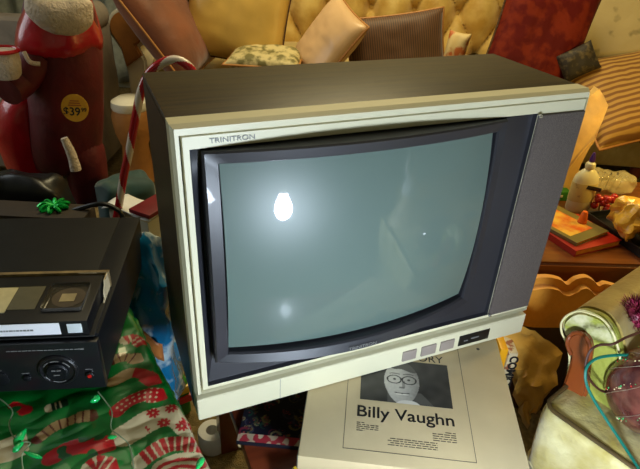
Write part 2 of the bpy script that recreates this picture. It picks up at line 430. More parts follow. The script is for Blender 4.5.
for k in range(5):
    a = R(-28.17+[2.5, 3.5, 4, 5, 5.5][k]); 
    r = empty('record_sleeve', (AM @ Vector(([.012, .024, .034, .046, .056][k], [.004, .006, .01, .004, .008][k], 0))).to_tuple()[:2]+(z-.0125,), a, label=labs[k], cat='record', group='records stacked under the television')
    bm = NB(); box(bm, 0, S-.018, 0, S-.018, 0, .0125, .002); obj('sleeve', bm, recm[k % 4], r)
    bm = NB(); box(bm, .006, S-.0175, -.0004, S-.03, .003, .0095); obj('inner_sleeve_edge', bm, whitecard, r)
    z -= .0127
# patterned flat album at the left
flor = mat('dark_floral_print', (255, 255, 255), .4, .02, 10, attr=True, coat=.2)
fp = empty('floral_album', (0, 0, 0), label='dark flat album with a floral pattern, on the red-brown table left of the records', cat='album')
f0, f1 = atz(236, 441, -.093), atz(300, 447, -.093); fd = (f1-f0); fa = math.atan2(fd.y, fd.x)
fp.location = (f0.x, f0.y, -.112); fp.rotation_euler = (0, 0, fa); fl = .21
bm = NB(); box(bm, 0, fl, 0, .2, .010, .0185, .0015); obj('album_block', bm, mat('navy_board', (22, 22, 34), .5, .1, 10), fp)
pal = [(120, 106, 54), (110, 34, 50), (34, 74, 60), (140, 130, 90), (60, 60, 80), (84, 76, 50)]
random.seed(11); curls = []
for k in range(170):
    curls.append((random.uniform(0, fl), random.uniform(0, .2), random.uniform(.003, .011), random.uniform(.0012, .003), random.uniform(0, 6.28), random.choice(pal)))
def floral(co):
    if co.y < .018: return srgb((170, 50, 60)) if nz(co, 90) > -.05 else srgb((190, 170, 140))
    for cx, cy, r_, w_, a0, c in curls:
        dx, dy = co.x-cx, co.y-cy; d = math.hypot(dx, dy); an = (math.atan2(dy, dx)-a0) % 6.283
        if abs(d-r_*(1-an*.08)) < w_*(1-an/6.5) and an < 4.2: return srgb(c)
        if d < w_*.6: return srgb((170, 60, 60))
    return srgb((20, 22, 38))
bm = NB(); grid(bm, 170, 160, lambda a, b: Vector((.001+(fl-.002)*a, .001+.198*b, .0188)))
o = obj('printed_cover', bm, flor, fp); paint(o.data, floral)
# small printed box at the bottom edge
p = atz(288, 466, -.07)
sb = empty('small_box', (p.x, p.y-.02, -.102), R(-8), label='small black box with white and yellow marks at the front of the red-brown table', cat='box')
bm = NB(); box(bm, -.012, .045, -.04, .016, .0, .03, .002); obj('box_body', bm, mat('navy_card', (16, 18, 36), .4, .1, 10), sb)
bm = NB(); box(bm, -.010, .008, -.02, .012, .03, .0305, mx=Matrix.Rotation(R(20), 4, 'Z')); obj('white_mark', bm, mat('white_print', (225, 225, 225), .5, .02, 5), sb)
bm = NB(); box(bm, .010, .015, -.012, .014, .03, .0306, mx=Matrix.Rotation(R(20), 4, 'Z')); obj('yellow_mark', bm, mat('yellow_print', (220, 180, 40), .5, .02, 5), sb)
# paper roll on the floor
p = atz(212, 431, FZ+.05)
pr_ = empty('paper_roll', (p.x, p.y, FZ), label='white paper roll standing on the carpet below the television corner', cat='paper roll')
white = mat('white_paper', (225, 225, 222), .8, .04, 20, bump=.1)
bm = NB(); prof = [(.014, .0), (.031, .0), (.033, .004), (.033, .05), (.031, .054), (.014, .054)]
t_ = bmesh.new(); nn = 32; rings = [[t_.verts.new((r_*math.cos(k*2*math.pi/nn), r_*math.sin(k*2*math.pi/nn), z_)) for k in range(nn)] for r_, z_ in prof]
for a, b in zip(rings, rings[1:]+rings[:1]):
    for k in range(nn): t_.faces.new((a[k], a[(k+1) % nn], b[(k+1) % nn], b[k]))
merge(bm, t_); obj('roll', bm, white, pr_)
bm = NB(); grid(bm, 6, 12, lambda a, b: Vector((.033+.04*b, -.02+.03*a-.02*b, .035*(1-b)**2+.003+.004*math.sin(b*9)))); o = obj('loose_sheet', bm, white, pr_)
s_ = o.modifiers.new('s', 'SOLIDIFY'); s_.thickness = .001

# ------------------------------------------------------------------ green present (paper printed with stockings)
gz = .070
gA, gB = atz(150, 345, gz), atz(213, 469, gz)
gdir = (gB-gA).normalized()                       # right edge, running towards the camera
gang = math.atan2(gdir.y, gdir.x)+R(90)
GM = Matrix.Translation((gB.x, gB.y, 0)) @ Matrix.Rotation(gang, 4, 'Z'); GI = GM.inverted()
def gl(px, py): p = GI @ atz(px, py, gz); return Vector((p.x, p.y))
def seglen(p, poly):
    best = (9, 0, 0); s = 0
    for a, b in zip(poly, poly[1:]):
        d = b-a; l = d.length; t = max(0, min(1, (p-a).dot(d)/(l*l))); q = a+d*t; e = (p-q).length
        if e < best[0]: best = (e, s+t*l, l)
        s += l
    return best[0], best[1], s
RED, CREAM, TANC, GRN, DKG = srgb((176, 16, 24)), srgb((196, 182, 142)), srgb((170, 138, 90)), srgb((6, 108, 38)), srgb((8, 84, 34))
def stk(pts, w, style):
    P = [gl(*p) for p in pts]; P = [Vector((q.x, q.y)) for q in smoothpts([(a.x, a.y, 0) for a in P], 5)]
    xs = [q.x for q in P]; ys = [q.y for q in P]; return (P, w, style, min(xs)-w, max(xs)+w, min(ys)-w, max(ys)+w)
ST = [stk([(37, 437), (55, 425), (72, 419), (91, 415)], .0085, 'tan'), stk([(52, 456), (66, 449), (84, 446), (104, 446)], .013, 'red'),
      stk([(117, 410), (128, 401), (143, 396), (158, 395)], .011, 'dots'), stk([(125, 434), (143, 424), (160, 416), (175, 414), (188, 424)], .019, 'flower'),
      stk([(141, 459), (156, 450), (172, 443), (200, 441)], .012, 'stripe'), stk([(163, 470), (180, 462), (200, 463)], .016, 'redcream'),
      stk([(113, 380), (128, 372), (140, 372), (153, 380)], .011, 'half'), stk([(112, 360), (124, 356), (136, 357)], .010, 'tan'),
      stk([(0, 450), (10, 446)], .02, 'cream'), stk([(124, 340), (133, 337), (140, 341)], .009, 'stripe'), stk([(88, 468), (97, 463), (110, 466)], .010, 'stripe'),
      stk([(14, 405), (26, 409)], .008, 'red'), stk([(50, 407), (62, 403)], .008, 'lines')]
random.seed(3)
for k in range(10): 
    a = Vector((random.uniform(-.5, -.3), random.uniform(-.15, .4))); ST.append(([a, a+Vector((.03, .02)), a+Vector((.06, .0))], .012, random.choice(['red', 'tan', 'stripe', 'dots']), a.x-.02, a.x+.08, a.y-.02, a.y+.05))
def wrap_print(co):
    p = Vector((co.x, co.y))
    if co.z < gz-.06: p = Vector((co.x, co.y+co.z*.7))
    for P, w, st, x0, x1, y0, y1 in ST:
        if not (x0 < p.x < x1 and y0 < p.y < y1): continue
        d, s, tot = seglen(p, P)
        ww = w*(1.0+.25*(s/tot > .75)) if st != 'flower' else w
        if d < ww:
            if st == 'tan': return srgb((96, 40, 26)) if (s % .010) < .0022 else TANC
            if st == 'red': return RED if nz(co, 60) > -.25 else DKG
            if st == 'cream': return CREAM
            if st == 'lines': return CREAM if (s % .006) < .002 else srgb((10, 40, 20))
            if st == 'dots':
                a, b = (s % .008)-.004, ((d*1) % .008)-.004; return CREAM if a*a+b*b < .0018**2 else RED
            if st == 'flower':
                if s/tot < .26: return CREAM
                for i, q in enumerate(P):
                    if i % 3 == 2:
                        q2 = q+Vector((.003*(-1)**i, .0115*(-1)**(i//3))); e = p-q2; r_ = e.length; an = math.atan2(e.y, e.x)
                        if .0016 < r_ < .0095*(.55+.45*abs(math.cos(an*4))): return RED
                return CREAM
            if st == 'stripe': return CREAM if (s % .009) < .0026 else RED
            if st == 'redcream': return RED if abs(d-.006) < .003 else CREAM
            if st == 'half': return RED if s/tot > .45 else TANC
    return GRN
paper = mat('wrapping_foil', (255, 255, 255), .32, .05, 12, attr=True, coat=.4)
gp = empty('wrapped_present', GM.to_translation(), gang, label='large present in green paper printed with red and cream stockings', cat='present')
bm = NB(); GW, GDp = .56, .62
# top, with rounded shoulder to the right side and the front
NX, NY = 300, 250
def gfn(a, b):
    # param: a 0..1 from left to the right edge then down the right side; b front->back
    L0 = GW; Ltot = GW+.46; rad = .012
    s = a/.12*(GW-.33) if a < .12 else (GW-.33)+(a-.12)/.73*.40 if a < .85 else GW+.07+(a-.85)/.15*.39
    y = -.16+(b/.85*.42 if b < .85 else .42+(b-.85)/.15*(GDp-.42))
    if s < L0-rad: x, z = -L0+s, gz
    elif s < L0-rad+rad*1.57: t = (s-(L0-rad))/rad; x, z = -rad+rad*math.sin(t), gz-rad+rad*math.cos(t)
    else: x, z = 0, gz-rad-(s-(L0-rad+rad*1.57))
    z = max(z, FZ+.002)
    w = .0045*nz((x, y, z), 11, 3)+.0028*nz((x*1.2, y, z), 27, 4)+.006*abs(nz((x, y*.5, z), 16, 8))+.003*abs(nz((x*.6, y*1.3, z), 34, 12))
    inside = 1
    if z > gz-.02: return Vector((x, y, z+w*inside-.004))
    return Vector((x+w*1.6, y, z))
grid(bm, 480, 400, gfn)
o = obj('wrapping_paper', bm, paper, gp, ang=80); paint(o.data, wrap_print)
s_ = o.modifiers.new('s', 'SOLIDIFY'); s_.thickness = .0012; s_.offset = -1
bm = NB(); box(bm, -GW+.004, -.008, -.155, -.165+GDp, FZ+.003, gz-.012, .004); obj('present_box', bm, mat('green_box', (12, 90, 40), .4, .1, 8), gp)

# ------------------------------------------------------------------ video recorder + tape
va = R(-16.5); vM = Matrix.Translation((-.120, .032, 0)) @ Matrix.Rotation(va, 4, 'Z')
vz0, vz1 = .0765, .170
vc = empty('video_recorder', (-.120, .032, vz0), va, label='black video recorder on the green present, left of the television', cat='video recorder')
vblk = mat('recorder_black', (17, 19, 22), .5, .15, 30, bump=.05, bscale=400, spec=.25); vpan = mat('recorder_panel', (24, 24, 27), .3, .1, 12, coat=.2)
hgt = vz1-vz0
bm = NB(); box(bm, -.43, .0, .012, .345, .006, hgt-.0015, .003); obj('chassis', bm, vblk, vc)
bm = NB(); box(bm, -.43, -.036, .014, .346, hgt-.003, hgt, .0012); obj('top_cover', bm, vblk, vc)
bm = NB(); box(bm, -.0345, .0005, .014, .346, hgt-.003, hgt, .0012); obj('side_rail', bm, vblk, vc)
bm = NB(); box(bm, -.43, .001, 0, .0125, .004, hgt-.003, .003); fpn = obj('front_panel', bm, vpan, vc)
for sx in (-.40, -.03):
    for sy in (.04, .3):
        bm = NB(); lathe(bm, [(.012, 0), (.012, .007)], 14, Matrix.Translation((sx, sy, 0))); obj('foot', bm, blackp, vc)
def dial(cx, cz, r0):
    T = Matrix.Translation((cx, 0, cz)) @ Matrix.Rotation(R(90), 4, 'X')
    bm = NB(); lathe(bm, [(r0, -.001), (r0, .002), (r0*.93, .004), (r0*.86, .004), (r0*.8, .0015)], 40, T)
    d = obj('jog_dial', bm, vpan, vc)
    bm = NB(); lathe(bm, [(r0*.55, .001), (r0*.55, .006), (r0*.48, .0075), (r0*.1, .0065)], 36, T); obj('shuttle_knob', bm, vblk, d)
    bm = NB()
    for a0, a1 in ((25, 65), (75, 112), (122, 150), (205, 235), (245, 300)):
        tube(bm, [(cx+r0*.72*math.cos(R(a)), -.0045, cz+r0*.72*math.sin(R(a))) for a in range(a0, a1, 5)], .0007, 5)
    box(bm, cx-.006, cx-.001, -.0082, -.007, cz+.004, cz+.006); box(bm, cx+.001, cx+.006, -.0082, -.007, cz+.004, cz+.006); box(bm, cx-.004, cx+.004, -.0082, -.007, cz-.004, cz-.0025)
    obj('dial_marking', bm, inkg, d)
dial(-.058, .043, .0265)
bm = NB(); lathe(bm, [(.0055, 0), (.0055, .003), (.004, .004)], 16, Matrix.Translation((-.017, 0, .032)) @ Matrix.Rotation(R(90), 4, 'X')); rb = obj('record_button', bm, blackp, vc)
bm = NB(); lathe(bm, [(.0032, .0038), (.0028, .0050)], 14, Matrix.Translation((-.017, 0, .032)) @ Matrix.Rotation(R(90), 4, 'X')); obj('red_mark', bm, mat('red_mark', (190, 30, 24), .4, .05, 5), rb)
bm = NB(); lathe(bm, [(.0055, 0), (.0055, .003), (.004, .004)], 16, Matrix.Translation((-.101, 0, .030)) @ Matrix.Rotation(R(90), 4, 'X')); obj('menu_button', bm, vblk, vc)
bm = NB(); lathe(bm, [(.013, 0), (.013, .002), (.011, .003)], 20, Matrix.Translation((-.138, 0, .03)) @ Matrix.Rotation(R(90), 4, 'X')); obj('side_dial', bm, vblk, vc)
bm = NB(); x = -.118
random.seed(8)
while x < -.03:
    w_ = random.uniform(.003, .008); box(bm, x, x+w_, -.0006, .001, .0785, .0798); x += w_+.0015
box(bm, -.025, -.018, -.0006, .001, .078, .0805); obj('panel_print', bm, inkg, fpn)
for bx in ((-.107, -.097, .038, .039), (-.022, -.012, .041, .042), (-.142, -.132, .045, .046)):
    bm = NB(); box(bm, bx[0], bx[1], -.0006, .001, bx[2], bx[3]); obj('panel_print', bm, inkg, fpn)
#, -.097, -.0006, .001, .038, .039); box(bm, -.022, -.012, -.0006, .001, .041, .042); box(bm, -.142, -.132, -.0006, .001, .045, .046)
# tape
tp0 = atz(87, 322, .195); ta = R(-16)
TM = Matrix.Translation((tp0.x, tp0.y, 0)) @ Matrix.Rotation(ta, 4, 'Z')
vt = empty('video_cassette', (tp0.x, tp0.y, vz1+.003), ta, label='black video cassette with white spine label lying on the recorder', cat='video cassette')
tblk = mat('cassette_black', (22, 22, 24), .35, .1, 20); win = mat('cassette_window', (70, 66, 60), .12, .1, 30, coat=.6)
bm = NB(); box(bm, -.187, 0, 0, .108, 0, .0245, .0015); obj('shell', bm, tblk, vt)
bm = NB(); box(bm, -.125, -.075, .028, .082, .0243, .0251, .001); obj('centre_label', bm, mat('olive_label', (84, 80, 58), .6, .1, 60), vt)
bm = NB(); box(bm, -.165, -.112, .022, .080, .0245, .0254, .001); obj('paper_label', bm, mat('cream_label', (186, 178, 140), .6, .1, 60), vt)
bm = NB(); box(bm, -.066, -.012, .022, .082, .0243, .0252, .006, 3); w1 = obj('window', bm, win, vt)
bm = NB(); lathe(bm, [(.0225, .0250), (.0225, .0256)], 32, Matrix.Translation((-.036, .052, 0))); obj('reel', bm, mat('reel_brown', (96, 86, 76), .25, .1, 60, coat=.4), w1)
bm = NB(); box(bm, -.047, -.027, .042, .060, .0257, .0262); obj('window_sticker', bm, mat('cream_sticker', (176, 160, 120), .6, .1, 60), w1)
bm = NB(); box(bm, -.185, -.036, -.0008, 0, .003, .0225, .0004); sp = obj('spine_label', bm, mat('white_label', (236, 236, 240), .6, .03, 20), vt)
bm = NB(); box(bm, -.027, -.008, -.0008, 0, .0045, .020, .0006, 3); obj('spine_sticker', bm, mat('white_sticker', (214, 222, 224), .6, .05, 50), vt)
bm = NB(); x = -.135
while x < -.07:
    w_ = random.uniform(.002, .005); box(bm, x, x+w_, -.001, -.0007, .0105, .0132); x += w_+.0009
obj('label_print', bm, inkg, sp)
cs = empty('cardboard_tray', (tp0.x, tp0.y, vz1), ta, label='worn cardboard sleeve tray around the video cassette', cat='cardboard sleeve')
card = mat('worn_card', (150, 128, 86), .8, .2, 40, c2=(110, 92, 60), ramp=(.3, .7)); cardd = mat('dark_card', (26, 26, 26), .6, .1, 30)
bm = NB(); box(bm, -.195, .006, -.001, .118, 0, .0024, .0005); obj('tray_floor', bm, cardd, cs)
bm = NB(); box(bm, -.195, .006, .111, .1175, .0024, .030, .001); obj('rear_wall', bm, card, cs)
bm = NB()
prism(bm, [(.070, .0024), (.1105, .0024), (.1105, .029), (.092, .0295), (.088, .022), (.080, .016), (.078, .006)], .0025, .0045, mx=Matrix(((0, 1, 0, 0), (1, 0, 0, 0), (0, 0, 1, 0), (0, 0, 0, 1)))); obj('torn_flap', bm, mat('cream_card', (206, 188, 150), .8, .05, 30), cs)

# ------------------------------------------------------------------ string of lights, cables, bow
wirem = mat('clear_wire', (120, 140, 110), .3, .1, 10); grnb = mat('green_bulb', (10, 170, 80), .1, .1, 30, coat=1)
sl = empty('light_string', atz(20, 440, gz), label='thin wired string of small green lights draped on the green present', cat='string lights')
LP = sl.location.copy()
def q(px, py, z): return atz(px, py, z)-LP
bm = NB(); tube(bm, smoothpts([q(-5, 395, .085), q(12, 410, .08), q(9, 425, .078), q(16, 440, .08), q(30, 443, .078), q(22, 455, .078), q(24, 475, .078)], 6), .0009, 6); obj('wire', bm, wirem, sl)
bm = NB(); tube(bm, smoothpts([q(98, 392, .085), q(106, 402, .08), q(112, 412, .078), q(111, 428, .079), q(120, 436, .08), q(129, 445, .078), q(133, 462, .078), q(134, 475, .078)], 6), .0009, 6); obj('wire', bm, wirem, sl)
for px, py, s, l in ((20, 437, .007, .012), (33, 455, .004, .012), (95, 399, .007, .008), (112, 437, .004, .006), (18, 447, .006, .008), (200, 463, .006, .01)):
    c = q(px, py, .082); bm = NB(); lathe(bm, [(.001, -l), (s*.7, -l*.6), (s*.8, 0), (s*.5, l*.7), (.001, l)], 12, Matrix.Translation(c) @ Euler((R(80), R(20), R(px*7))).to_matrix().to_4x4()); obj('bulb', bm, grnb, sl)
grf = mat('green_foil', (10, 170, 70), .2, .2, 60, metal=.4)
p = gd(1.22, 54, 206)
bw = empty('foil_bow', (p.x, p.y, FZ), label='shiny green foil bow on a dark box behind the video recorder', cat='bow')
bm = NB()
for k in range(9):
    a = k*.7; tube(bm, smoothpts([(0, 0, 0), (.022*math.cos(a), .022*math.sin(a), .009), (.035*math.cos(a+.2), .035*math.sin(a+.2), .0), (.0, .0, -.003)], 5), [.004]*16, 5)
o = obj('bow_loops', bm, grf, bw); o.location = (0, 0, p.z-FZ-.001)
bm = NB(); box(bm, -.25, .09, -.05, .03, 0, p.z-FZ-.006, .004); tag(obj('dark_box', bm, mat('dark_brown_card', (44, 34, 24), .7, .2, 20)), 'long dark box standing behind the video recorder', 'box').matrix_world = Matrix.Translation((p.x, p.y, FZ)) @ Matrix.Rotation(R(-24), 4, 'Z')
bm = NB(); cb = [gd(1.22, x, y) for x, y in ((72, 211), (85, 207), (98, 204), (108, 205), (116, 209), (121, 213), (124, 222))]
tube(bm, smoothpts(cb, 5), .006, 8); tag(obj('black_cable', bm, blackp), 'black cable looping behind the back corner of the video recorder', 'cable')

# ------------------------------------------------------------------ things between recorder and television
teal = mat('snow_print_foil', (20, 120, 170), .2, .3, 20, c2=(190, 210, 215), ramp=(.50, .60), coat=.6)
def bag(name, p, w, h, d, m, label, cat, yaw=0, amp=.02, s=12, seed=1, top=.7, cuts=16):
    e = empty(name, (p.x, p.y, p.z), yaw, label=label, cat=cat)
    bm = NB(); subbox(bm, -w/2, w/2, -d/2, d/2, 0, h, cuts)
    for v in bm.verts:
        k = v.co.z/h; v.co.y *= 1-(1-top)*k
    crumple(bm, amp, s, seed)
    mz = min(v.co.z for v in bm.verts)
    for v in bm.verts: v.co.z -= mz
    return e, bm
p = aty(146, 300, .37); e, bm = bag('gift_bag', Vector((p.x-.005, p.y, FZ)), .11, .37+(p.z-.02), .11, teal, 'crinkled blue and white foil gift bag between recorder and television', 'gift bag', R(-20), .020, 17, 2)
for v in bm.verts: v.co += Vector((1, 1, .3))*.010*(abs(nz(v.co, 38, 3))-.3)
hz_ = aty(157, 226, .37).z-FZ
for v in bm.verts: v.co.z *= hz_/max(w_.co.z for w_ in bm.verts) if False else 1
mxz = max(v.co.z for v in bm.verts)
for v in bm.verts: v.co.z *= hz_/mxz
obj('bag_body', bm, teal, e, ang=40)
bm = NB(); grid(bm, 8, 4, lambda a, b: Vector((-.045+.09*a, -.062-.006*math.sin(a*9), .30+.045*b+.02*math.sin(a*4)))); 
o = obj('orange_print', bm, mat('orange_print', (196, 120, 60), .4, .1, 30), e); s_ = o.modifiers.new('s', 'SOLIDIFY'); s_.thickness = .002
p = gd(1.33, 138, 207)
e = empty('folded_paper', (p.x, p.y, FZ), R(-50), label='white paper sheet folded over a carton behind the blue gift bag', cat='paper')
bm = NB(); box(bm, -.07, .07, -.04, .04, 0, p.z-FZ-.01, .003); obj('carton', bm, whitecard, e)
bm = NB(); grid(bm, 10, 8, lambda a, b: Vector((-.085+.17*a, -.05+.1*b, p.z-FZ-.005+.02*a+.01*math.sin(a*5+b*3)))); o = obj('folded_sheet', bm, white, e); s_ = o.modifiers.new('s', 'SOLIDIFY'); s_.thickness = .002
bm = NB(); box(bm, .02, .09, -.052, .05, p.z-FZ+.012, p.z-FZ+.024, .002); obj('red_ribbon', bm, mat('dark_red_ribbon', (110, 16, 26), .5, .1, 20), e)
p = gd(1.55, 126, 190)
e, bm = bag('fabric_bundle', Vector((p.x, p.y, FZ)), .17, p.z-FZ+.03, .14, teal, 'dark teal cloth bundle below the candy cane', 'cloth', .2, .02, 9, 5)
obj('cloth', bm, mat('teal_cloth', (26, 66, 68), .7, .2, 20, sheen=.3), e)
# snack packets on the floor by the present
packs = [(164, 340, (176, 172, 168), (170, 26, 30), 'small white and red carton on the carpet beside the present'),
         (170, 372, (30, 120, 40), (230, 190, 30), 'green, yellow and red striped packet on the carpet beside the present')]
for px, py, c1, c2, lb in packs:
    p = atz(px, py+6, FZ+.12)
    e = empty('snack_packet', (p.x, p.y, FZ), R(10), label=lb, cat='packet')
    bm = NB(); subbox(bm, -.038, .038, -.03, .03, 0, .12, 8); crumple(bm, .004, 30, 3); obj('packet_body', bm, mat('packet', c1, .3, .1, 20), e)
    bm = NB(); box(bm, -.039, .039, -.0335, .0, .085, .108, .002); obj('packet_band', bm, mat('packet_band', c2, .3, .1, 20), e)
    if py > 350:
        bm = NB(); box(bm, -.039, .039, -.034, .0, .055, .075, .002); obj('packet_stripe', bm, mat('packet_red', (196, 26, 24), .3, .1, 20), e)

# candy cane
ccr = [gd(1.30, x, y) for x, y in ((112, 245), (119, 205), (124, 175), (130, 148), (136, 115), (141, 92), (149, 74), (162, 63), (176, 60), (188, 66), (196, 78), (200, 92))]
low = Vector((ccr[0].x-.035, ccr[0].y+.01, FZ+.01)); P = smoothpts([low, (low+ccr[0])/2]+ccr, 30)
bm = NB(); n_ = 24; rg = tube(bm, P, .0105, n_)
bm.faces.ensure_lookup_table()
acc = 0; k = 0
for i in range(len(P)-1):
    acc += (P[i+1]-P[i]).length
    for j in range(n_):
        if k < len(bm.faces): bm.faces[k].material_index = 0 if ((acc/.13+j/n_) % 1) < .66 else 1
        k += 1
o = obj('candy_cane', bm, [mat('candy_red', (176, 14, 34), .2, .08, 10, coat=.6), mat('candy_white', (222, 208, 196), .2, .04, 10, coat=.6)])
tag(o, 'tall plastic candy cane with red and white spiral stripes, hooked behind the television', 'candy cane')

# ------------------------------------------------------------------ Santa figure
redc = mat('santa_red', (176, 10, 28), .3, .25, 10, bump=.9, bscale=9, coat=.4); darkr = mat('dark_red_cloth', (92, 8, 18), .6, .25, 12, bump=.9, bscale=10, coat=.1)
furm = mat('white_fur', (214, 196, 176), .95, .08, 60, bump=.6, bscale=120); bootm = mat('boot_black', (16, 16, 18), .35, .1, 12)
sp_ = gd(1.62, 62, 205); sp_.z = FZ
st = empty('santa_figure', sp_, R(-12), label='standing santa figure in dark red suit with cream beard and orange price sticker', cat='santa figure')
SI = (Matrix.Translation(sp_) @ Matrix.Rotation(R(-12), 4, 'Z')).inverted()
def s3(px, py, d=1.62): return SI @ gd(d, px, py)
def blob(name, rings, m, par, n=28, amp=.006, sc=9, seed=1):   # rings: (centre, rx, ry)
    bm = NB(); R_ = []
    for c, rx, ry in rings:
        c = Vector(c); R_.append([bm.verts.new(c+Vector((rx*math.cos(2*math.pi*k/n), ry*math.sin(2*math.pi*k/n), 0))) for k in range(n)])
    for a, b in zip(R_, R_[1:]):
        for k in range(n): bm.faces.new((a[k], a[(k+1) % n], b[(k+1) % n], b[k]))
    bm.faces.new(R_[0][::-1]); bm.faces.new(R_[-1]); crumple(bm, amp, sc, seed); return obj(name, bm, m, par, ang=70, sub=1)
def zr(px0, px1, py, ry, d=1.62, dy=0):
    a, b = s3(px0, py, d), s3(px1, py, d); c = (a+b)/2; return ((c.x, c.y+dy, c.z), abs(b.x-a.x)/2, ry)
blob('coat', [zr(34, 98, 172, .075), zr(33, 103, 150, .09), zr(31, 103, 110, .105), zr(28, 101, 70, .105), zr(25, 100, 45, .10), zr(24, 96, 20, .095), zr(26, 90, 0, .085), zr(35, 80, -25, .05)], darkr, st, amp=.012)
blob('cape', [zr(20, 103, 52, .118), zr(17, 102, 40, .122), zr(20, 98, 20, .115), zr(27, 91, 0, .1), zr(35, 78, -22, .07)], redc, st, amp=.016, sc=13, seed=4)
# beard: rounded pouch shape in front of the chest
bm = NB()
c0 = s3(59, 14, 1.50)
bmesh.ops.create_uvsphere(bm, u_segments=28, v_segments=18, radius=1)
for v in bm.verts:
    x, y, z_ = v.co; w_ = .082*(1.0 if z_ > 0 else 1-.12*z_*z_)
    v.co = Vector((c0.x+x*w_, c0.y+y*.05, c0.z+z_*.052+(.035*x*x if z_ > 0 else 0)))
crumple(bm, .006, 18, 2); bmesh.ops.rotate(bm, verts=bm.verts, cent=c0, matrix=Matrix.Rotation(R(10), 3, 'Y')); obj('beard', bm, furm, st, ang=80)
hd = s3(60, -30, 1.6)
bm = NB(); bmesh.ops.create_uvsphere(bm, u_segments=24, v_segments=16, radius=.075, matrix=Matrix.Translation(hd)); h_ = obj('head', bm, mat('painted_skin', (206, 150, 120), .6, .05, 10), st, ang=80)
bm = NB(); lathe(bm, [(.085, 0), (.08, .04), (.055, .1), (.02, .16), (.004, .19)], 24, Matrix.Translation(hd+Vector((0, 0, .03)))); hh = obj('hat', bm, redc, st)
bm = NB(); tube(bm, [hd+Vector((.086*math.cos(a*.314), .086*math.sin(a*.314), .035)) for a in range(20)], .02, 10, closed=True); obj('hat_trim', bm, furm, hh)
# legs, trim and boots
blob('leg', [zr(30, 66, 207, .05), zr(22, 64, 190, .062), zr(8, 58, 160, .075), zr(-2, 48, 130, .085), zr(2, 42, 100, .085), zr(15, 45, 88, .06)], redc, st, amp=.014, sc=12, seed=7)
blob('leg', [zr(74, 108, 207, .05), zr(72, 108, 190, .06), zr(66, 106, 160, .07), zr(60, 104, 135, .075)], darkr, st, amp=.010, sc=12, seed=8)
a = s3(64, 138, 1.50); b = s3(76, 170, 1.50); bm = NB(); tube(bm, smoothpts([a, (a+b)/2+Vector((.004, 0, 0)), b], 4), [.010, .011, .012, .013, .014, .014, .015, .016, .016], 12); obj('fur_trim', bm, furm, st)
for px in (40, 92):
    c = s3(px, 214, 1.58); bm = NB()
    subbox(bm, c.x-.055, c.x+.055, c.y-.13, c.y+.05, 0, .09, 10)
    for v in bm.verts:
        if v.co.y < c.y-.05: v.co.z *= .75
    lathe(bm, [(.05, .05), (.048, .13), (.052, .16)], 20, Matrix.Translation((c.x, c.y, 0))); obj('boot', bm, bootm, st, ang=60)
# near arm with cuff
a, b, c = s3(38, 58, 1.55), s3(20, 82, 1.50), s3(8, 92, 1.45)
bm = NB(); tube(bm, smoothpts([a, (a+b)/2, b, c], 5), [.05-.0008*k for k in range(16)], 18); obj('arm', bm, darkr, st, ang=80)
c1, c2 = s3(8, 78, 1.42), s3(2, 50, 1.42)
ax = (c2-c1); T = Matrix.Translation(c1) @ Vector((0, 0, 1)).rotation_difference(ax.normalized()).to_matrix().to_4x4(); l = ax.length
bm = NB(); lathe(bm, [(.026, 0), (.034, .01), (.038, l*.6), (.036, l)], 24, T); cf = obj('cuff', bm, furm, st)
bm = NB(); tube(bm, [T @ Vector((.037*math.cos(k*.314), .037*math.sin(k*.314), l)) for k in range(20)], .005, 8, closed=True); obj('cuff_rim', bm, redc, cf)
bm = NB(); tube(bm, smoothpts([s3(24, 52, 1.48), s3(30, 62, 1.47), s3(40, 64, 1.48)], 5), .006, 8); obj('hand_strap', bm, furm, st)
# price sticker
c = s3(75, 108, 1.485); yy = c.y
SMx = Matrix.Translation(c) @ Matrix.Rotation(R(-10), 4, 'Z') @ Matrix.Rotation(R(-14), 4, 'X')
bm = NB(); lathe(bm, [(.0375, 0), (.0375, .0012)], 36, SMx @ Matrix.Rotation(R(90), 4, 'X')); pst = obj('price_sticker', bm, mat('orange_sticker', (228, 166, 40), .6, .04, 8), st)
text('$39', .031, ink, pst, SMx @ Matrix.Translation((-.009, -.0016, -.020)) @ FRONT, 'sticker_lettering', bold=.0004)
text('99', .015, ink, pst, SMx @ Matrix.Translation((.0245, -.0016, -.009)) @ FRONT, 'sticker_lettering', bold=.0002)
bm = NB()
for k in range(3): box(bm, -.018+.003*k, .018-.003*k, -.002, -.0012, .006+.006*k, .0085+.006*k, mx=SMx)
obj('sticker_print', bm, mat('brick_print', (176, 90, 40), .6, .05, 5), pst)
bm = NB()  # folded dark bag at its feet
p = gd(1.36, 25, 190); e, bm = bag('dark_bag', Vector((p.x-.05, p.y, FZ)), .34, p.z-FZ+.04, .16, bootm, 'black shiny bag lying in front of the santa figure feet', 'bag', R(-22), .02, 9, 6); obj('bag_body', bm, bootm, e, ang=60)

# ------------------------------------------------------------------ sofa
sf = empty('sofa', SO+Vector((0, 0, FZ)), SY, label='long gold button-tufted sofa with rolled arms behind the television', cat='sofa')
gold = mat('gold_damask', (184, 142, 52), .6, .2, 9, c2=(218, 186, 104), ramp=(.35, .65), bump=.25, bscale=60, sheen=.3, detail=5)
golds = mat('seat_gold_fabric', (200, 176, 112), .6, .1, 12, bump=.2, bscale=80, sheen=.2)
tanw = mat('tan_arm_fabric', (168, 112, 54), .6, .15, 12, bump=.2, bscale=60); whitef = mat('white_arm_fabric', (222, 216, 196), .6, .05, 10, bump=.1, bscale=60)
cream_fl = mat('cream_floral_fabric', (172, 152, 100), .7, .1, 11, c2=(104, 92, 50), ramp=(.56, .66), bump=.15, bscale=60, detail=3)
LN = 2.5; z0 = -FZ
bm = NB(); box(bm, 0, LN, .03, .72, .08, z0-.12, .02, 3); obj('frame', bm, gold, sf)
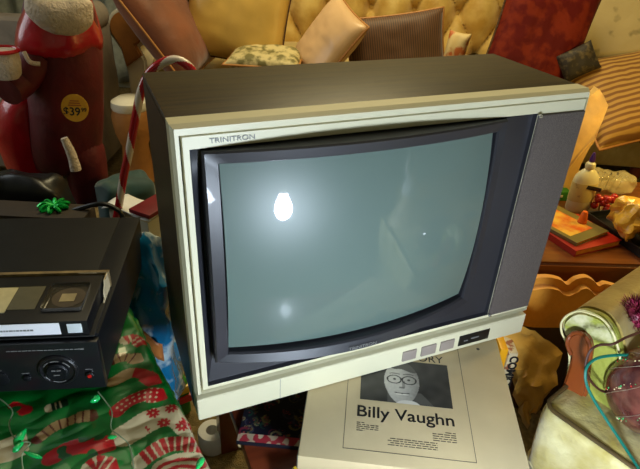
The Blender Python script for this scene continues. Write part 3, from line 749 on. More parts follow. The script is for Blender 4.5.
for k in range(3):
    bm = NB(); subbox(bm, LN/3*k+.004, LN/3*(k+1)-.004, 0, .62, z0-.125, z0+.045, 14); crumple(bm, .004, 8, k); obj('seat_cushion', bm, golds, sf, ang=80)
for x in (.06, LN-.06):
    for y in (.08, .66):
        bm = NB(); lathe(bm, [(.02, 0), (.03, .04), (.026, .085)], 14, Matrix.Translation((x, y, 0))); obj('foot', bm, redwood, sf)
# tufted back
bm = NB(); cw, ch = .235, .20; btns = []
def back(a, b):
    x = a*LN; h = b*.66
    lean = .12*b; y = .60+lean; 
    row = h/ch; rf = math.floor(row+.5)
    # distance to nearest button in staggered rows
    best = 9
    for rr_ in (math.floor(row), math.floor(row)+1):
        off = .5*(rr_ % 2); cc = round(x/cw-off); dx = x-(cc+off)*cw; dz = h-rr_*ch; best = min(best, math.hypot(dx, dz))
    pleat = .5+.5*math.cos(2*math.pi*(x/cw)); 
    dia = abs(math.sin(math.pi*(x/cw+row/2)))*abs(math.sin(math.pi*(x/cw-row/2)))
    puff = .075*(dia**.5)
    roll = 0
    if b > .86: t = (b-.86)/.14; roll = .09*t*t
    return Vector((x, y-puff+.03*math.exp(-(best/.03)**2)+roll, z0+.03+h-roll*.25+.004*nz((x, h, 1), 20)))
grid(bm, 240, 80, back)
grid(bm, 2, 1, lambda a, b: Vector((a*LN, .72+.22*b, z0+.69 if b < .5 else .1)))
obj('tufted_back', bm, gold, sf, ang=80)
bm = NB(); box(bm, 0, LN, .74, .84, .1, z0+.60, .03, 3); obj('back_frame', bm, gold, sf)
for rr_ in range(1, 4):
    for cc in range(0, 10):
        x = (cc+.5*(rr_ % 2))*cw; h = rr_*ch
        if 0.02 < x < LN-.02:
            bm = NB(); lathe(bm, [(.013, -.004), (.012, .004), (.004, .008)], 12, Matrix.Translation((x, .60+.12*h/.66+.022, z0+.03+h)) @ Matrix.Rotation(R(90), 4, 'X')); obj('button', bm, gold, sf)
# rolled arms
def arm_outline(s=1):
    pts = []
    for a in range(-60, 200, 12): pts.append((-.075+.095*math.cos(R(a)), z0+.16+.095*math.sin(R(a))))
    pts += [(-.12, z0+.06), (-.10, z0-.05), (-.10, .08), (.0, .08), (.0, z0+.02)]
    return [(p[0]*s, p[1]) for p in pts]
for s, x in ((1, .015), (-1, LN)):
    bm = NB(); prism(bm, arm_outline(s), .0, .78, .012, Matrix.Translation((x, 0, 0))); ar = obj('rolled_arm', bm, whitef if s == 1 else golds, sf, ang=40)
    pts = [(q_[0]*.82-s*.012, (q_[1]-z0-.16)*.82+z0+.16) for q_ in arm_outline(s) if q_[1] > z0-.1]
    bm = NB(); prism(bm, pts, -.018, .004, .008, Matrix.Translation((x, 0, 0))); obj('arm_front_panel', bm, tanw, ar)

# ------------------------------------------------------------------ cushions on the sofa
rust = mat('rust_velvet', (120, 62, 24), .6, .2, 8, bump=.15, bscale=40, sheen=.4); goldsat = mat('gold_satin', (206, 168, 84), .35, .1, 6, bump=.1, bscale=12)
pinks = mat('pale_satin', (214, 176, 130), .35, .06, 6, bump=.1, bscale=12); pipem = mat('gold_piping', (176, 120, 60), .5, .1, 20)
brownstr = mat('brown_ribbed', (60, 36, 16), .6, .1, 34, kind='X', detail=.2, c2=(104, 66, 30), ramp=(.3, .7), sheen=.2)
redbro = mat('red_brocade', (92, 12, 4), .7, .2, 16, c2=(122, 36, 10), ramp=(.45, .58), bump=.2, bscale=60, sheen=0, detail=3, spec=.2)
goldstr = mat('gold_striped_fabric', (120, 78, 28), .7, .1, 13, kind='Z', detail=1.6, c2=(176, 134, 62), ramp=(.25, .7), bump=.1, bscale=60)
flgreen = mat('green_floral', (112, 104, 54), .6, .1, 26, c2=(200, 184, 130), ramp=(.4, .55))
brd = mat('dark_braid', (80, 50, 20), .8, .4, 60, bump=.5, bscale=90)
CY = R(-24)
def orient(e, xa, ya):                          # in-picture axes: (right, up, away)
    f = lambda q_: (_r0*q_[0]+Vector((0, 0, 1))*q_[1]+Vector((math.sin(YAW), math.cos(YAW), 0))*q_[2])
    X_ = f(xa).normalized(); Y_ = f(ya); Y_ = (Y_-X_*Y_.dot(X_)).normalized(); Z_ = X_.cross(Y_)
    e.rotation_euler = Matrix((X_, Y_, Z_)).transposed().to_euler()
orient(cushion('velvet_cushion', .46, .40, .175, rust, gd(2.46, 168, 24), 0, pinch=.03, pipe=pipem, seed=2, label='rust velvet cushion seen edge-on against the left sofa arm'), (.58, -.80, 0), (.72, .55, -.16))
cushion('satin_cushion', .46, .46, .16, goldsat, gd(2.56, 238, 8), R(-26), R(-14), R(8), pipe=brd, seed=3, label='plain gold satin cushion with a dark braided edge')
cushion('floral_cushion', .32, .22, .08, flgreen, gd(2.42, 266, 58), R(-30), R(-82), R(0), pipe=pipem, seed=4, label='small green floral cushion lying flat on the sofa seat')
orient(cushion('pale_cushion', .33, .30, .12, pinks, gd(2.42, 328, 42), 0, pipe=pipem, seed=5, label='pale peach satin cushion standing edge-on beside the small floral one'), (-.58, -.8, 0), (.72, -.5, .5))
cushion('ribbed_cushion', .42, .29, .12, brownstr, gd(2.42, 396, 50), R(-22), R(-14), R(-9), pipe=pipem, seed=6, label='dark brown ribbed cushion in the middle of the sofa')
cushion('small_cushion', .09, .17, .05, mat('cream_orange_floral', (216, 190, 130), .6, .1, 20, c2=(190, 100, 40), ramp=(.5, .6)), gd(2.38, 455, 53), R(-40), R(-10), R(6), seed=7, label='small cream and orange cushion between the ribbed and the red one')
cushion('brocade_cushion', .37, .42, .14, redbro, gd(2.24, 541, 33), R(-18), R(-16), R(14), pipe=brd, seed=8, label='dark red brocade cushion leaning on the sofa back')
cushion('cream_cushion', .52, .44, .16, cream_fl, gd(2.38, 622, 40), R(-40), R(-22), R(16), seed=9, label='cream cushion with faded leaf pattern behind the gold striped one')
cushion('bolster_cushion', .46, .16, .15, golds, gd(2.52, 596, 3), R(-30), R(-12), R(18), pinch=-.02, pipe=pipem, seed=12, label='long pale gold bolster on top behind the red brocade cushion')
cushion('dark_cushion', .14, .11, .07, mat('dark_tapestry', (40, 32, 20), .7, .3, 40, c2=(90, 76, 46), ramp=(.5, .65)), gd(2.15, 578, 62), R(-30), R(-20), R(-30), seed=10, label='small dark tapestry cushion under the red brocade one')
cushion('striped_cushion', .50, .42, .15, goldstr, gd(2.10, 636, 103)+Vector((0, 0, .03)), R(-34), R(-60), R(-22), pipe=pipem, seed=11, label='gold and brown striped cushion at the right end of the sofa')

# stool by the left arm, grey chair, curtain
p = gd(2.25, 130, 104); st_ = empty('footstool', (p.x, p.y, FZ), SY, label='round tan footstool with white top beside the left sofa arm', cat='footstool')
hh_ = p.z-FZ
bm = NB(); lathe(bm, [(.05, 0), (.07, .02), (.055, hh_-.18), (.075, hh_-.12), (.082, hh_-.05), (.075, hh_-.02), (.05, hh_-.015)], 28); obj('stool_body', bm, tanw, st_)
bm = NB(); lathe(bm, [(.07, hh_-.025), (.078, hh_-.01), (.075, hh_+.015), (.05, hh_+.03), (.001, hh_+.034)], 28); obj('stool_top', bm, whitef, st_)
greyf = mat('grey_mauve_fabric', (128, 118, 108), .8, .15, 10, bump=.2, bscale=40)
p = gd(2.3, 104, 110); gc = empty('grey_armchair', (p.x-.40, p.y, FZ), R(-24), label='grey rolled-arm chair behind the santa figure', cat='armchair')
zt = gd(2.3, 104, 14).z-FZ
ol = [(.27+.05*math.cos(R(a)), zt-.06+.06*math.sin(R(a))) for a in range(-50, 190, 15)]+[(.23, zt-.2), (.25, .05), (.32, .05), (.32, zt-.3)]
bm = NB(); prism(bm, ol, 0, .5, .01); obj('rolled_arm', bm, greyf, gc, ang=40)
bm = NB(); box(bm, -.3, .25, .02, .5, .08, .4, .03, 3); obj('seat', bm, greyf, gc)
bm = NB(); box(bm, -.3, .3, .44, .56, .1, zt-.08, .04, 3); obj('backrest', bm, greyf, gc)
ct = SM @ Vector((-1.05, .93, 0))
ce = empty('curtain', (ct.x, ct.y, FZ+.05), SY, label='pale grey curtain hanging on the wall behind the santa figure', cat='curtain')
bm = NB(); grid(bm, 120, 20, lambda a, b: Vector((-.75+1.35*a, .028*math.sin(a*60)+.01*math.sin(a*23+b*2), 2.2*b))); o = obj('curtain_cloth', bm, mat('grey_curtain', (150, 154, 146), .85, .12, 30, bump=.3, bscale=60), ce, ang=80)
s_ = o.modifiers.new('s', 'SOLIDIFY'); s_.thickness = .003
bm = NB(); tube(bm, [(-.8, 0, 2.21), (.65, 0, 2.21)], .012, 12); obj('curtain_rod', bm, mat('brass', (160, 130, 60), .3, .1, 10, metal=.8), ce)

# ------------------------------------------------------------------ end table with clutter
TZ = -.05; tw_ = mat('polished_brown_wood', (88, 44, 14), .28, .25, 5, stretch=(1, 9, 1), c2=(126, 70, 26), ramp=(.3, .7), coat=.4)
e0, e1 = atz(540, 263, TZ), atz(640, 266, TZ); ta_ = math.atan2((e1-e0).y, (e1-e0).x)
et = empty('end_table', (e0.x, e0.y, FZ), ta_, label='polished brown wooden end table to the right of the television', cat='table')
ETI = (Matrix.Translation((e0.x, e0.y, FZ)) @ Matrix.Rotation(ta_, 4, 'Z')).inverted()
h = TZ-FZ
def rrect(x0, x1, y0, y1, r_, n=6):
    out = []
    for cx, cy, a0 in ((x1-r_, y0+r_, -90), (x1-r_, y1-r_, 0), (x0+r_, y1-r_, 90), (x0+r_, y0+r_, 180)):
        for k in range(n+1): a = R(a0+90*k/n); out.append((cx+r_*math.cos(a), cy+r_*math.sin(a)))
    return out
ZUP = Matrix(((1, 0, 0, 0), (0, 0, 1, 0), (0, 1, 0, 0), (0, 0, 0, 1)))
bm = NB(); prism(bm, rrect(-.05, .85, .0, .52, .05), h-.028, h, .008, ZUP, 3); obj('tabletop', bm, tw_, et)
bm = NB(); box(bm, -.02, .82, .03, .49, h-.1, h-.027, .004); obj('apron', bm, tw_, et)
for x in (.0, .78):
    for y in (.05, .45):
        bm = NB(); box(bm, x-.02, x+.02, y-.02, y+.02, 0, h-.03, .004); obj('leg', bm, tw_, et)
def book(name, corners, z_, th, cm, pm, label, extra=None):
    a, b, c = [atz(p[0], p[1], z_+th) for p in corners]   # left, front corner, right
    v1 = a-b; v2 = c-b; an = math.atan2(v2.y, v2.x)
    e = empty(name, (b.x, b.y, z_), an, label=label, cat='book')
    w_, d_ = v2.length, v1.length
    bm = NB(); box(bm, 0, w_, 0, d_, th-.002, th, .0006); box(bm, 0, w_, 0, d_, 0, .002, .0006); box(bm, 0, .003, 0, d_, .001, th-.001); obj('cover', bm, cm, e)
    bm = NB(); box(bm, .002, w_-.003, .003, d_-.003, .002, th-.002); obj('pages', bm, pm, e)
    return e, w_, d_
pg = mat('pages', (226, 160, 60), .8, .1, 60)
book('red_book', ((540, 222), (576, 251), (622, 240)), TZ, .018, mat('red_cover', (168, 34, 16), .4, .1, 10), pg, 'red-covered book lying at the bottom on the end table')
e, w_, d_ = book('picture_book', ((545, 206), (577, 243), (609, 231)), TZ+.0185, .010, mat('olive_cover', (120, 108, 56), .35, .1, 10, coat=.3), pg, 'thin olive book with orange picture lying on the red book')
bm = NB(); grid(bm, 30, 40, lambda a, b: Vector((w_*(.1+.7*a), d_*(.15+.75*b), .0104))); o = obj('cover_picture', bm, mat('orange_picture', (206, 90, 20), .35, .1, 22, c2=(230, 180, 70), ramp=(.4, .6), coat=.3), e)
# green card box
p = atz(560, 206, TZ)
e = empty('green_box', (p.x+.02, p.y+.06, TZ), R(-20), label='small green carton beside the glue bottle', cat='box')
bm = NB(); box(bm, -.05, .045, -.03, .03, 0, .03, .003); obj('carton', bm, mat('green_carton', (40, 110, 30), .5, .1, 10), e)
bm = NB(); box(bm, -.045, .02, -.0315, .0, .012, .02, .001); obj('printed_band', bm, whitecard, e)
# glue bottle
p = atz(578, 209, TZ); p = p+Vector((.0, .0, 0))
gb_ = empty('glue_bottle', (p.x-.005, p.y, TZ), R(-15), label='white glue bottle with purple nozzle cap on the end table', cat='glue bottle')
wp = mat('bottle_plastic', (222, 212, 170), .3, .03, 10)
bm = NB(); prof = [(.030, 0), (.033, .006), (.033, .085), (.030, .098), (.018, .112), (.012, .116), (.012, .122)]
lathe(bm, prof, 28, Matrix.Diagonal((1, .62, 1, 1))); obj('bottle_body', bm, wp, gb_)
bm = NB(); lathe(bm, [(.0335, .03), (.0337, .031), (.0337, .08), (.0335, .081)], 28, Matrix.Diagonal((1, .63, 1, 1))); obj('bottle_label', bm, mat('pale_label', (206, 186, 120), .5, .15, 40, c2=(110, 80, 30), ramp=(.6, .75)), gb_)
bm = NB(); box(bm, -.024, .018, -.0222, -.018, .066, .077, .002, mx=Matrix.Rotation(R(14), 4, 'Y')); obj('label_bow_mark', bm, blackp, gb_)
bm = NB(); lathe(bm, [(.012, .121), (.0125, .124), (.011, .132), (.0065, .136)], 18); obj('collar', bm, wp, gb_)
bm = NB(); lathe(bm, [(.0065, .135), (.0062, .146), (.003, .160), (.001, .161)], 16); obj('nozzle_cap', bm, mat('purple_plastic', (66, 20, 110), .35, .05, 10), gb_)
gb_.scale = (1.15, 1.15, 1.12)
# orange clip
p = atz(582, 222, TZ+.03); e = empty('orange_cap', (p.x, p.y, TZ+.0287), 0, label='small orange plastic cap on the picture book', cat='cap')
bm = NB(); lathe(bm, [(.011, 0), (.011, .012), (.008, .03), (.006, .034)], 16); obj('cap_body', bm, mat('orange_plastic', (224, 110, 40), .35, .05, 10), e)
bm = NB(); lathe(bm, [(.0125, 0), (.0125, .005)], 16); obj('cap_rim', bm, mat('orange_plastic_rim', (200, 90, 30), .35, .05, 10), e)
# black tray with berries, foil, plastic
a, b = atz(586, 213, TZ+.02), atz(640, 250, TZ+.02); d_ = b-a; an = math.atan2(d_.y, d_.x)
tr = empty('black_tray', (a.x, a.y, TZ), an, label='black shallow tray holding berries and foil on the end table', cat='tray')
bm = NB(); box(bm, 0, .30, .0, .19, 0, .006, .002); obj('tray_floor', bm, blackp, tr)
for bx in ((0, .30, 0, .006), (0, .30, .184, .19), (0, .006, 0, .19), (.294, .30, 0, .19)):
    bm = NB(); box(bm, *bx, .005, .024, .002); obj('tray_rim', bm, blackp, tr)
TRM = Matrix.Translation((a.x, a.y, TZ)) @ Matrix.Rotation(an, 4, 'Z')
random.seed(21)
bp_ = atz(605, 200, TZ+.045)
be = empty('berry_sprig', (bp_.x, bp_.y, TZ+.007), 0, label='sprig of shiny red artificial berries in the black tray', cat='artificial berries')
bm = NB(); tube(bm, smoothpts([(-.01, 0, .0), (.0, .01, .03), (.03, .0, .02), (.05, -.03, .012)], 5), .002, 6); obj('stem', bm, mat('berry_stem', (90, 80, 20), .6, .1, 10), be)
bmat = mat('berry_red', (176, 24, 14), .25, .2, 30, coat=.5)
for k in range(14):
    c = Vector((random.uniform(-.028, .03), random.uniform(-.022, .022), random.uniform(.012, .052)))
    bm = NB(); bmesh.ops.create_uvsphere(bm, u_segments=14, v_segments=10, radius=random.uniform(.008, .011), matrix=Matrix.Translation(c)); obj('berry', bm, bmat, be, ang=80)
foil = mat('gold_cellophane', (226, 176, 66), .2, .2, 14, coat=.6, bump=.6, bscale=30)
fq = atz(634, 226, TZ+.05)
e, bm = bag('cellophane_bag', Vector((fq.x+.03, fq.y+.0, TZ+.007)), .14, .09, .12, foil, 'crumpled gold cellophane bag at the right end of the tray', 'bag', R(-30), .024, 20, 4); obj('bag_body', bm, foil, e, ang=20)
clear = mat('clear_film', (226, 208, 150), .1, .1, 20, alpha=.4, coat=.6, bump=.5, bscale=30)
cq = atz(622, 190, TZ+.03)
e, bm = bag('plastic_pouch', Vector((cq.x, cq.y+.07, TZ+.0)), .17, .05, .10, clear, 'clear plastic pouch with dark wires behind the berries', 'pouch', R(-20), .010, 20, 7); obj('pouch_film', bm, clear, e, ang=20)
bm = NB()
for k in range(6): tube(bm, smoothpts([(-.07+.02*k, -.03, .012), (-.05+.022*k, .0, .058), (-.02+.015*k, .03, .02)], 6), .0016, 6)
obj('wire_bundle', bm, mat('dark_wire', (70, 56, 24), .4, .1, 10), e)
# peach tissue sheet standing behind the television corner
tq = atz(572, 178, TZ); tp_ = mat('peach_tissue', (240, 190, 104), .6, .12, 14, bump=.4, bscale=25)
e = empty('tissue_paper', (0, 0, 0), label='crumpled peach tissue paper standing beside the television right edge', cat='tissue paper')
Yd = 1.58; bpts = [gd(Yd, x, y) for x, y in ((548, 178), (556, 150), (572, 118), (586, 96), (597, 87), (606, 103), (601, 120), (593, 138), (584, 152), (572, 178))]
cc_ = sum(bpts, Vector())/len(bpts); base_z = TZ+.001
e.location = (cc_.x, cc_.y, base_z)
bm = NB(); nrm = Vector((math.sin(YAW), math.cos(YAW), 0))
L_ = [[], []]
lo = min(p_.z for p_ in bpts)
for p_ in bpts:
    zz = base_z if p_.z < lo+.02 else p_.z
    for s in (0, 1): L_[s].append(bm.verts.new(Vector((p_.x, p_.y, zz))-Vector(e.location)+nrm*(.016 if s else -.016)))
f0_ = bm.faces.new(L_[0]); f1_ = bm.faces.new(L_[1][::-1]); n10 = len(bpts)
for k in range(n10): bm.faces.new((L_[0][k], L_[1][k], L_[1][(k+1) % n10], L_[0][(k+1) % n10]))
bmesh.ops.triangulate(bm, faces=bm.faces[:]); bmesh.ops.subdivide_edges(bm, edges=bm.edges[:], cuts=3, use_grid_fill=True)
crumple(bm, .006, 26, 3); obj('folded_sheet', bm, tp_, e, ang=30)

# ------------------------------------------------------------------ armchair at the lower right
SZ = .02; A = atz(553, 410, SZ); B = atz(637, 469, SZ); fe = (B-A); fe.z = 0; fe.normalize()
ca = math.atan2(fe.y, fe.x)+R(90)           # local +x points into the chair (away from its front)
ach = empty('armchair', (A.x, A.y, FZ), ca, label='pale yellow upholstered armchair with rolled arm and wood facing, lower right', cat='armchair')
CM = Matrix.Translation((A.x, A.y, FZ)) @ Matrix.Rotation(ca, 4, 'Z'); CI = CM.inverted()
hs = SZ-FZ
yel = mat('yellow_brocade', (170, 150, 62), .4, .12, 9, c2=(222, 212, 160), ramp=(.42, .64), bump=.5, bscale=40, sheen=.3, detail=4)
olive = mat('olive_brocade', (138, 112, 44), .5, .12, 10, c2=(176, 152, 78), ramp=(.4, .66), bump=.25, bscale=50, sheen=.3)
limef = mat('lime_cream_brocade', (156, 160, 68), .45, .1, 15, c2=(214, 208, 168), ramp=(.46, .56), bump=.4, bscale=60)
chw = mat('carved_brown_wood', (134, 64, 26), .25, .2, 8, coat=.5); pip = mat('cream_piping', (216, 204, 150), .5, .05, 30); pipd = mat('brown_piping', (76, 58, 22), .6, .1, 30)
DW = .56
bm = NB(); subbox(bm, -.012, .58, -DW, .022, hs-.15, hs+.006, 24, 18)
for v in bm.verts:
    if v.co.z > hs-.05: v.co.z -= .004
crumple(bm, .004, 9, 3); o = obj('seat_cushion', bm, yel, ach, ang=80)
def rloop(x0, x1, y0, y1, z_, r_=.02): return [(p_[0], p_[1], z_) for p_ in rrect(x0, x1, y0, y1, r_, 5)]
bm = NB(); tube(bm, rloop(-.004, .57, -DW+.006, .014, hs+.002), .0035, 8, closed=True); obj('seat_piping', bm, pipd, o)
bm = NB(); tube(bm, rloop(-.006, .57, -DW+.004, .016, hs-.13, .03), .005, 8, closed=True); obj('lower_piping', bm, pip, o)
bm = NB(); box(bm, .03, .64, -DW+.0, -.005, .1, hs-.145, .02, 3); obj('seat_base', bm, yel, ach)
for x in (.07, .6):
    for y in (-DW+.05, -.06):
        bm = NB(); lathe(bm, [(.018, 0), (.028, .05), (.024, .105)], 14, Matrix.Translation((x, y, 0))); obj('foot', bm, chw, ach)
XO = .075
def onfront(px, py):
    nrm_ = Vector((math.cos(ca), math.sin(ca), 0)); p0 = CM @ Vector((XO, 0, 0)); d = ray(px, py); t = (p0-CP).dot(nrm_)/d.dot(nrm_)
    l_ = CI @ (CP+d*t); return (l_.y, l_.z)
AX = Matrix(((0, 1, 0, 0), (1, 0, 0, 0), (0, 0, 1, 0), (0, 0, 0, 1)))    # prism XZ outline -> YZ, extruded along X
ol = [onfront(*p_) for p_ in ((566, 385), (570, 362), (567, 343), (562, 332), (562, 322), (568, 315), (578, 311), (590, 313), (603, 319), (613, 332), (619, 350), (622, 370), (624, 392))]
ol = [(q_.x, q_.z) for q_ in smoothpts([(a_, 0, b_) for a_, b_ in ol], 4)]
ylo, yhi = ol[0][0], ol[-1][0]
ol_full = ol+[(yhi, .1), (min(ylo, yhi-.03), .1)]
bm = NB(); prism(bm, ol_full, XO+.012, .66, .010, AX, 3); arm_ = obj('rolled_arm', bm, olive, ach, ang=40)
bm = NB(); prism(bm, ol_full, XO, XO+.02, .006, AX, 3); obj('front_panel', bm, limef, arm_, ang=40)
wo = [onfront(*p_) for p_ in ((564, 388), (571, 368), (575, 352), (571, 342), (573, 334), (579, 330), (587, 332), (593, 340), (594, 352), (591, 368), (590, 390))]
wo = [(q_.x, q_.z) for q_ in smoothpts([(a_, 0, b_) for a_, b_ in wo], 4)]; wo = wo+[(wo[-1][0], .1), (wo[0][0], .1)]
bm = NB(); prism(bm, wo, XO-.012, XO+.004, .004, AX, 3); wf = obj('wood_facing', bm, chw, arm_, ang=40)
bm = NB(); tube(bm, smoothpts([(XO-.011, p_[0], p_[1]) for p_ in wo[8:-6:4]], 3), .0035, 8); obj('carved_bead', bm, chw, wf)
bm = NB(); tube(bm, [(XO-.001, p_[0], p_[1]) for p_ in ol], .0018, 8); obj('arm_piping', bm, pip, arm_)
dy = -DW
ol2 = [(2*0-q_[0]+dy-.0, q_[1]) for q_ in ol_full]
bm = NB(); prism(bm, ol2, XO, .66, .010, AX, 3); obj('rolled_arm', bm, olive, ach, ang=40)
bm = NB(); subbox(bm, .56, .74, -DW-.06, .06, .1, hs+.42, 16); crumple(bm, .004, 8, 5); obj('backrest', bm, olive, ach, ang=80)
# gold scalloped cushion behind the arm
sp1, sp2 = gd(1.02, 524, 287), gd(1.02, 618, 300)
e = empty('scalloped_throw', (0, 0, 0), label='golden throw with scalloped edge over a stool beside the end table', cat='throw')
sz = atz(560, 300, -.10)
e.location = (sz.x, sz.y, FZ)
ge = ta_; gold2 = mat('golden_fabric', (222, 152, 44), .6, .15, 10, bump=.35, bscale=30, sheen=.3)
GI2 = (Matrix.Translation(e.location) @ Matrix.Rotation(ge, 4, 'Z')).inverted(); e.rotation_euler = (0, 0, ge)
tp2 = [gd(1.06, x, y) for x, y in ((512, 322), (517, 285), (528, 278), (546, 276), (560, 279), (567, 284), (575, 279), (586, 277), (594, 281), (599, 286), (606, 284), (622, 288), (645, 290), (650, 325), (600, 330), (560, 328))]
tp2 = [GI2 @ p_ for p_ in tp2]; tsm = smoothpts([(p_.x, p_.z, 0) for p_ in tp2], 5, True); yy = sum(p_.y for p_ in tp2)/len(tp2)
bm = NB(); prism(bm, [(q_.x, q_.y) for q_ in tsm], yy-.02, yy+.03, .018, None, 4); bmesh.ops.triangulate(bm, faces=[f for f in bm.faces if len(f.verts) > 4]); obj('throw_cloth', bm, gold2, e, ang=50)
zlow = min(p_.z for p_ in tp2)
bm = NB(); box(bm, min(p_.x for p_ in tp2)+.02, max(p_.x for p_ in tp2)-.02, yy-.018, yy+.03, 0, zlow+.02, .004); obj('stool', bm, mat('dark_stool_wood', (58, 30, 14), .5, .2, 10), e)
# wood rail
a, b = atz(534, 316, -.16), atz(566, 330, -.16); d_ = (b-a)
bm = NB(); box(bm, -.03, d_.length+.03, -.012, .016, 0, -.16-FZ, .004); o = obj('wooden_board', bm, mat('crate_dark', (52, 32, 18), .6, .2, 10)); o.location = (a.x, a.y, FZ); o.rotation_euler = (0, 0, math.atan2(d_.y, d_.x)); tag(o, 'dark brown board standing between the brown paper bag and the golden throw', 'board')

# kraft bag with yellow book
kraft = mat('kraft_paper', (206, 156, 66), .38, .12, 10, bump=.6, bscale=16, coat=.5)
kt = [atz(503, 318, -.06), atz(560, 352, -.06)]
ke = empty('paper_bag', (0, 0, 0), label='crumpled brown paper bag standing between the records and the armchair', cat='paper bag')
ko = atz(532, 368, -.10); ke.location = (ko.x, ko.y, FZ)
KI = Matrix.Translation(ke.location).inverted()
bt = [KI @ v for v in (atz(511, 322, -.05), atz(536, 333, -.04), atz(559, 356, -.05), atz(557, 385, -.10), atz(541, 400, -.15), atz(534, 418, -.22))]
lf = [KI @ v for v in (atz(503, 318, -.05), atz(506, 340, -.09), atz(514, 368, -.12), atz(517, 390, -.16), atz(524, 405, -.2), atz(530, 425, -.25))]
bm = NB()
def kf(a_, b_):
    k_ = a_*5; i_ = min(4, int(k_)); t_ = k_-i_; p0 = bt[i_].lerp(bt[i_+1], t_); p1 = lf[i_].lerp(lf[i_+1], t_); return p1.lerp(p0, b_)
# bag = closed body: front sheet plus depth
V = grid(bm, 20, 14, kf)
ex = bmesh.ops.extrude_face_region(bm, geom=bm.faces[:])
for g in ex['geom']:
    if isinstance(g, bmesh.types.BMVert): g.co += Vector((.035, .03, -.06)); g.co.z = max(g.co.z, .02)
for f in bm.faces: f.smooth = True
crumple(bm, .013, 24, 3)
obj('bag_body', bm, kraft, ke, ang=45)
yk = atz(516, 352, -.075)
yb_ = empty('yellow_book', (yk.x-.01, yk.y+.01, FZ), R(-24), label='yellow-edged book with black lettering standing in front of the brown paper bag', cat='book')
hb = .345
bm = NB(); box(bm, -.016, .0, 0, .1, hb-.26, hb, .002); obj('yellow_board', bm, mat('yellow_board', (236, 168, 20), .4, .05, 10), yb_)
bm = NB(); box(bm, .0005, .02, -.004, .1, hb-.26, hb-.005, .002); lb_ = obj('printed_spine', bm, mat('printed_spine', (206, 190, 150), .4, .1, 40, c2=(150, 90, 60), ramp=(.55, .6)), yb_)
text('COMICS', .024, ink, lb_, Matrix.Translation((.006, -.0048, hb-.012)) @ Matrix.Rotation(R(90), 4, 'Y') @ FRONT, 'spine_lettering', align='LEFT', bold=.001)
bm = NB(); box(bm, -.05, .05, -.02, .11, 0, hb-.258, .003); o = obj('storage_box', bm, mat('box_brown', (120, 78, 40), .7, .1, 10)); o.location = yb_.location; o.rotation_euler = (0, 0, R(-24)); tag(o, 'brown storage box carrying the yellow book', 'box')

# tinsel ball, glitter ornament, hanger loops
mag = mat('magenta_tinsel', (96, 14, 36), .4, .3, 60, c2=(160, 50, 80), ramp=(.4, .6))
tcn = gd(.715, 634, 314)
te = empty('tinsel_pompom', tcn, label='fluffy magenta tinsel pompom on the armchair arm', cat='pompom')
bm = NB(); random.seed(5); bmesh.ops.create_icosphere(bm, subdivisions=3, radius=.022); crumple(bm, .006, 50, 2); obj('core', bm, mag, te)
bm = NB()
for k in range(1400):
    d = Vector((random.gauss(0, 1), random.gauss(0, 1), random.gauss(0, 1))).normalized(); s = d.cross(Vector((random.random(), random.random(), random.random()))).normalized()*.0012; b0 = d*.018; b1 = d*random.uniform(.027, .037)+s*3
    bm.faces.new([bm.verts.new(b0-s), bm.verts.new(b0+s), bm.verts.new(b1)])
tag(obj('tinsel', bm, mag, te, smooth=False), kind='stuff')
orn = mat('burgundy_glass', (70, 30, 30), .18, .2, 30, c2=(110, 62, 52), ramp=(.4, .6), coat=.8)
rad = .068; oc = atz(656, 390, SZ+rad+.0)
oe = empty('glitter_ornament', (oc.x, oc.y, SZ+rad-.004), label='dark burgundy ball ornament with glitter swirls resting on the armchair seat', cat='ornament')
bm = NB(); bmesh.ops.create_uvsphere(bm, u_segments=40, v_segments=28, radius=rad); obj('glass_ball', bm, orn, oe, ang=80)
gmats = [mat('glitter_red', (210, 40, 40), .3, .1, 10), mat('glitter_green', (40, 190, 110), .3, .1, 10), mat('glitter_cream', (230, 210, 160), .3, .1, 10)]
for ci, gm in enumerate(gmats):
    bm = NB()
    for k in range(90):
        sw = random.randint(0, 6); a_ = random.uniform(-1.4, 1.4); lon = sw*.9+a_*.8+random.uniform(-.06, .06)
        d = Vector((math.cos(a_)*math.cos(lon), math.cos(a_)*math.sin(lon), math.sin(a_)))
        bmesh.ops.create_icosphere(bm, subdivisions=1, radius=random.uniform(.0007, .0014), matrix=Matrix.Translation(d*rad))
    tag(obj('glitter', bm, gm, oe), kind='stuff')
bm = NB()
for sw in range(9):
    tube(bm, [Vector((math.cos(a_)*math.cos(sw*.7+a_*.8), math.cos(a_)*math.sin(sw*.7+a_*.8), math.sin(a_)))*(rad+.0002) for a_ in [x_*.1-1.4 for x_ in range(29)]], .0005, 4)
obj('swirl_line', bm, mat('swirl_silver', (170, 150, 130), .3, .1, 10, metal=.5), oe)
def hoop(name, pts, r_, m, lb, cat='loop'):
    bm = NB(); P_ = smoothpts(pts, 8); tube(bm, P_, r_, 8); return tag(obj(name, bm, m), lb, cat)
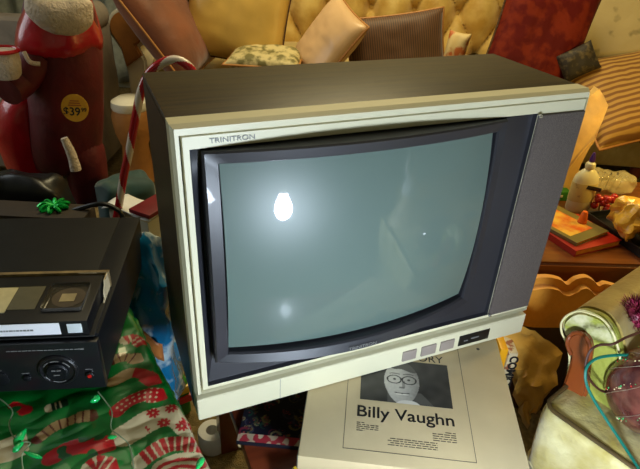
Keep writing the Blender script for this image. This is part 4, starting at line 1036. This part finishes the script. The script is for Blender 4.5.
hoop('teal_loop', [atz(645, 356, .12), atz(620, 355, .13), atz(598, 358, .13), atz(587, 367, .12), atz(586, 382, .10), atz(594, 400, .075), atz(610, 425, .045), atz(630, 455, .028), atz(645, 478, .027)], .0022, mat('teal_plastic', (6, 108, 92), .35, .1, 10), 'teal plastic hoop curving over the armchair seat')
hoop('brown_cord', [atz(640, 332, .17), atz(625, 338, .165), atz(613, 344, .16), atz(600, 345, .15), atz(592, 349, .145), atz(587, 358, .13), atz(586, 372, .11), atz(595, 386, .08), atz(606, 392, .06), atz(620, 390, .05)], .0020, mat('brown_cord', (70, 36, 24), .5, .1, 10), 'thin brown cord looped over the armchair arm', 'cord')

# ------------------------------------------------------------------ behind the camera: what lights the room and shows in the glass
bl_ = empty('hanging_bulb', (.181, -.635, .193), label='bare glowing bulb hanging on its cord, seen as a reflection in the screen', cat='light bulb')
bm = NB(); lathe(bm, [(.004, -.075), (.024, -.06), (.034, -.03), (.032, .0), (.02, .03), (.014, .05)], 24); obj('glass_envelope', bm, mat('lit_glass', (222, 238, 255), .3, .0, 5, emit=BULB), bl_)
bm = NB(); lathe(bm, [(.015, .048), (.016, .05), (.016, .085), (.006, .095)], 18); obj('socket', bm, whitecard, bl_)
bm = NB(); tube(bm, smoothpts([(0, 0, .09), (.0, -.05, .18), (.05, -.50, .8), (.1, -.9, 1.80)], 6), .0032, 8); obj('cord', bm, mat('yellow_cord', (214, 200, 140), .5, .05, 10), bl_)

# stand-in figure on the armchair seat, added to give the screen its pale reflection
dp = CM @ Vector((.08, -.40, 0)); dz = SZ+.004
de = empty('reflection_doll', (dp.x, dp.y, dz), label='white stand-in doll with oval ring above and cream skirt on the armchair seat, added for the screen reflection', cat='doll')
bm = NB(); lathe(bm, [(.085, 0), (.07, .05), (.045, .10), (.03, .13), (.02, .14)], 28); crumple(bm, .006, 20, 3); obj('skirt', bm, creampaper, de, ang=80)
bm = NB(); lathe(bm, [(.022, .125), (.038, .15), (.036, .19), (.015, .215), (.012, .225)], 24); obj('torso', bm, white, de, ang=80)
bm = NB(); tube(bm, [(.026*math.cos(k*.2618), 0, .262+.042*math.sin(k*.2618)) for k in range(24)], .009, 10, closed=True); obj('ring', bm, white, de, ang=80)
